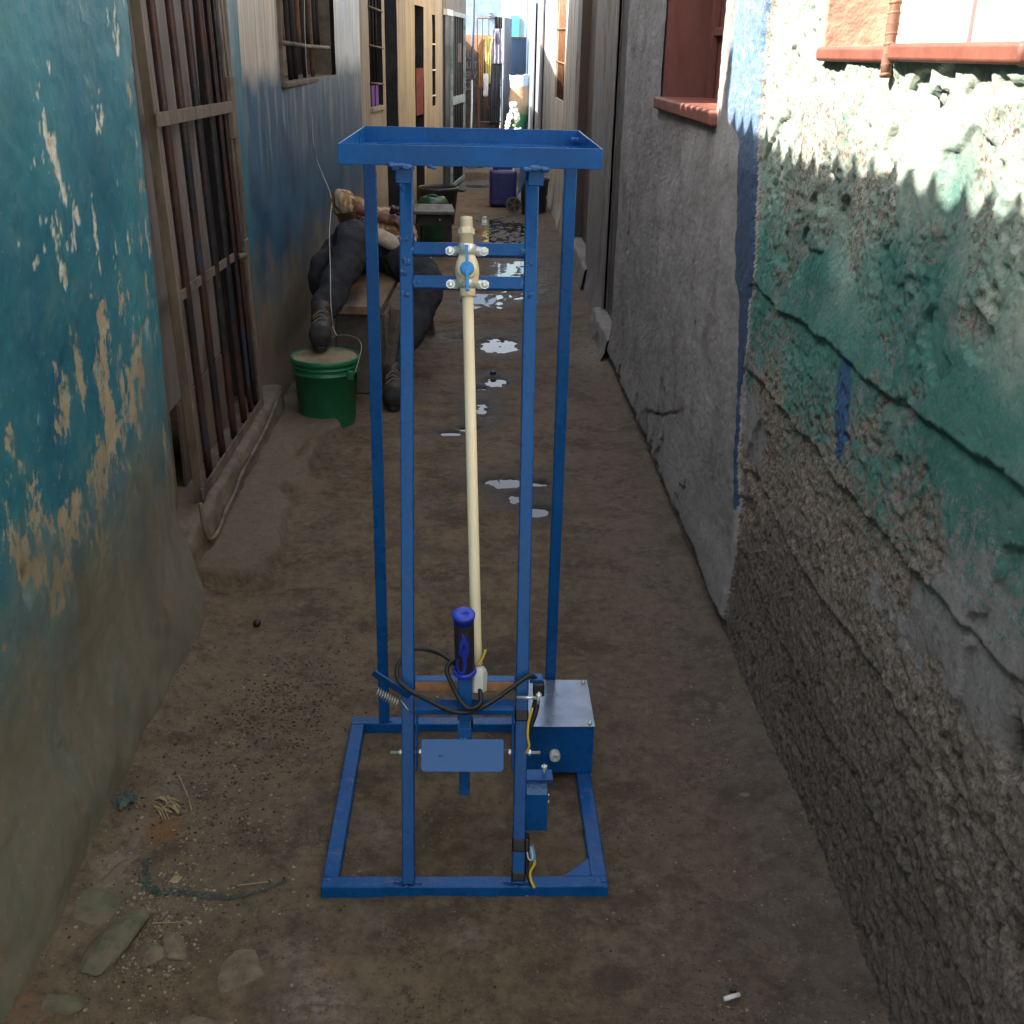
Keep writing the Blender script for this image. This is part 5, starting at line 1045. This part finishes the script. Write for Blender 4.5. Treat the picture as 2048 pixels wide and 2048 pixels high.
def hand(c, dirx, up, side, curl, name='hand'):
    """palm, four bent fingers of unequal length and a thumb"""
    d = Vector(dirx).normalized(); u = Vector(up); u = (u-d*u.dot(d)).normalized(); s = d.cross(u)*side; c = Vector(c); L = []
    L.append(([c-d*.02, c+d*.03, c+d*.075], [.024, .030, .030]))
    M = MB(); lens = (.066, .074, .070, .054)
    for i in range(4):
        b = c+d*.070+s*(-.030+.020*i); l = lens[i]; p = [b, b+d*l*.45+u*l*.10*curl, b+d*l*.78-u*l*.25*curl, b+d*l*.90-u*l*.62*curl]; L.append((p, [.0095, .0088, .0080, .0070]))
    b = c+d*.012-s*.028; L.append(([b, b+d*.028-s*.022-u*.004, b+d*.055-s*.020-u*.016*curl], [.012, .0105, .0085]))
    bl = [(c+d*.035+s*.012, .030, (.9, .9, .55)), (c+d*.035-s*.012, .030, (.9, .9, .55))]
    return flesh(name, 'skin', L, bl, vox=.0045, smooth=3)
hand((-.495, 5.95, .735), (1, -.25, -.12), (0, -.3, 1), 1, 1.0); hand((-.455, 5.97, .675), (.9, -.45, .0), (0, -.2, 1), 1, 1.2)
flesh('trousers', 'trouser', [([hipR, mid(hipR, kneR, .5, (-.01, 0, .0)), kneR], [.13, .106, .080]), ([kneR, mid(kneR, ankR, .45, (.012, 0, 0)), mid(ankR, kneR, -.02)], [.080, .076, .060]),
    ([hipL, mid(hipL, kneL, .5, (.0, 0, .02)), kneL], [.13, .104, .076]), ([kneL, mid(kneL, ankL, .45), mid(ankL, kneL, .05)], [.076, .070, .056]), ([(-.66, 5.92, .56), (-.70, 5.72, .53), (-.735, 5.50, .50)], [.13, .11, .08])],
    [((-.52, 6.02, .56), .15, (1.25, 1, .8)), ((-.74, 5.42, .52), .085, (.8, 1.2, 1.5))], vox=.010, smooth=3, wr=.055, ws=9)
flesh('shirt', 'shirt', [([(-.52, 6.02, .59), (-.51, 6.22, .61), (-.50, 6.42, .60)], [.145, .14, .12]), ([shR, mid(shR, elR, .5), elR, mid(elR, haR, .35)], [.075, .072, .062, .052]), ([shL, mid(shL, elL, .5), elL, mid(elL, haL, .35)], [.065, .058, .048, .044])],
    [((-.45, 5.95, .62), .085, (1.0, .9, .9))], vox=.009, smooth=3, wr=.05, ws=13)
flesh('shirt_hem', 'innershirt', [([(-.485, 5.83, .655), (-.44, 5.80, .635), (-.40, 5.80, .60)], [.04, .042, .03])], vox=.009, wr=.02, ws=14)
M = MB(); r5 = random.Random(3)
for k in range(9): M.ball((-.405+r5.uniform(-.03, .03), 5.885+r5.uniform(-.02, .02), .775+r5.uniform(-.014, .014)), .013, 2)
M.build('fruit_bunch', 'grape', None, True, label='small dark red bunch held in the hands of the resting person', cat='fruit')
def boot(an, toe, name='boot'):
    an, toe = Vector(an), Vector(toe); d = (toe-an); dl = d.length; dn = d.normalized()
    e = subempty(name, tuple(an), PE)
    u = Vector((0, 0, 1)); u = (u-dn*u.dot(dn)).normalized(); s = dn.cross(u)
    flesh('upper', 'shoe', [([an+u*.055-dn*.01, an+u*.03, an+dn*.05+u*.012], [.050, .050, .049]), ([an-dn*.035+u*.01, an+dn*.07+u*.005, an+dn*(dl-.07), an+dn*(dl-.035)-u*.006], [.040, .046, .050, .042])], parent=e, vox=.008, smooth=3)
    M = MB(); pl = []
    for k in range(24):
        a = 2*math.pi*k/24; ln = math.cos(a); wd = math.sin(a); pl.append(an+dn*(dl/2-.035+ln*(dl/2+.055))+s*wd*(.048 if ln > 0 else .040)-u*.054)
    M.prism(pl, u*.022).build('sole', 'sole', e, bevel=.004); flesh('toe_cap', 'sole', [([an+dn*(dl-.055)-u*.004, an+dn*(dl-.028)-u*.010], [.0515, .045])], parent=e, vox=.007, smooth=2)
    for k in range(4):
        c0 = an+dn*(.022+.026*k)+u*(.074-.008*k); q_ = 1 if k % 2 else -1; MB().tube(curve([c0-s*q_*.034-u*.014, c0+u*.006, c0+s*q_*.034-u*.014+dn*.020], 4), .0038, 6).build('lace', 'lace', e, True)
    return e
boot((-.69, 4.985, .395), (-.678, 4.78, .372)); boot((-.385, 5.115, .085), (-.37, 4.90, .062))
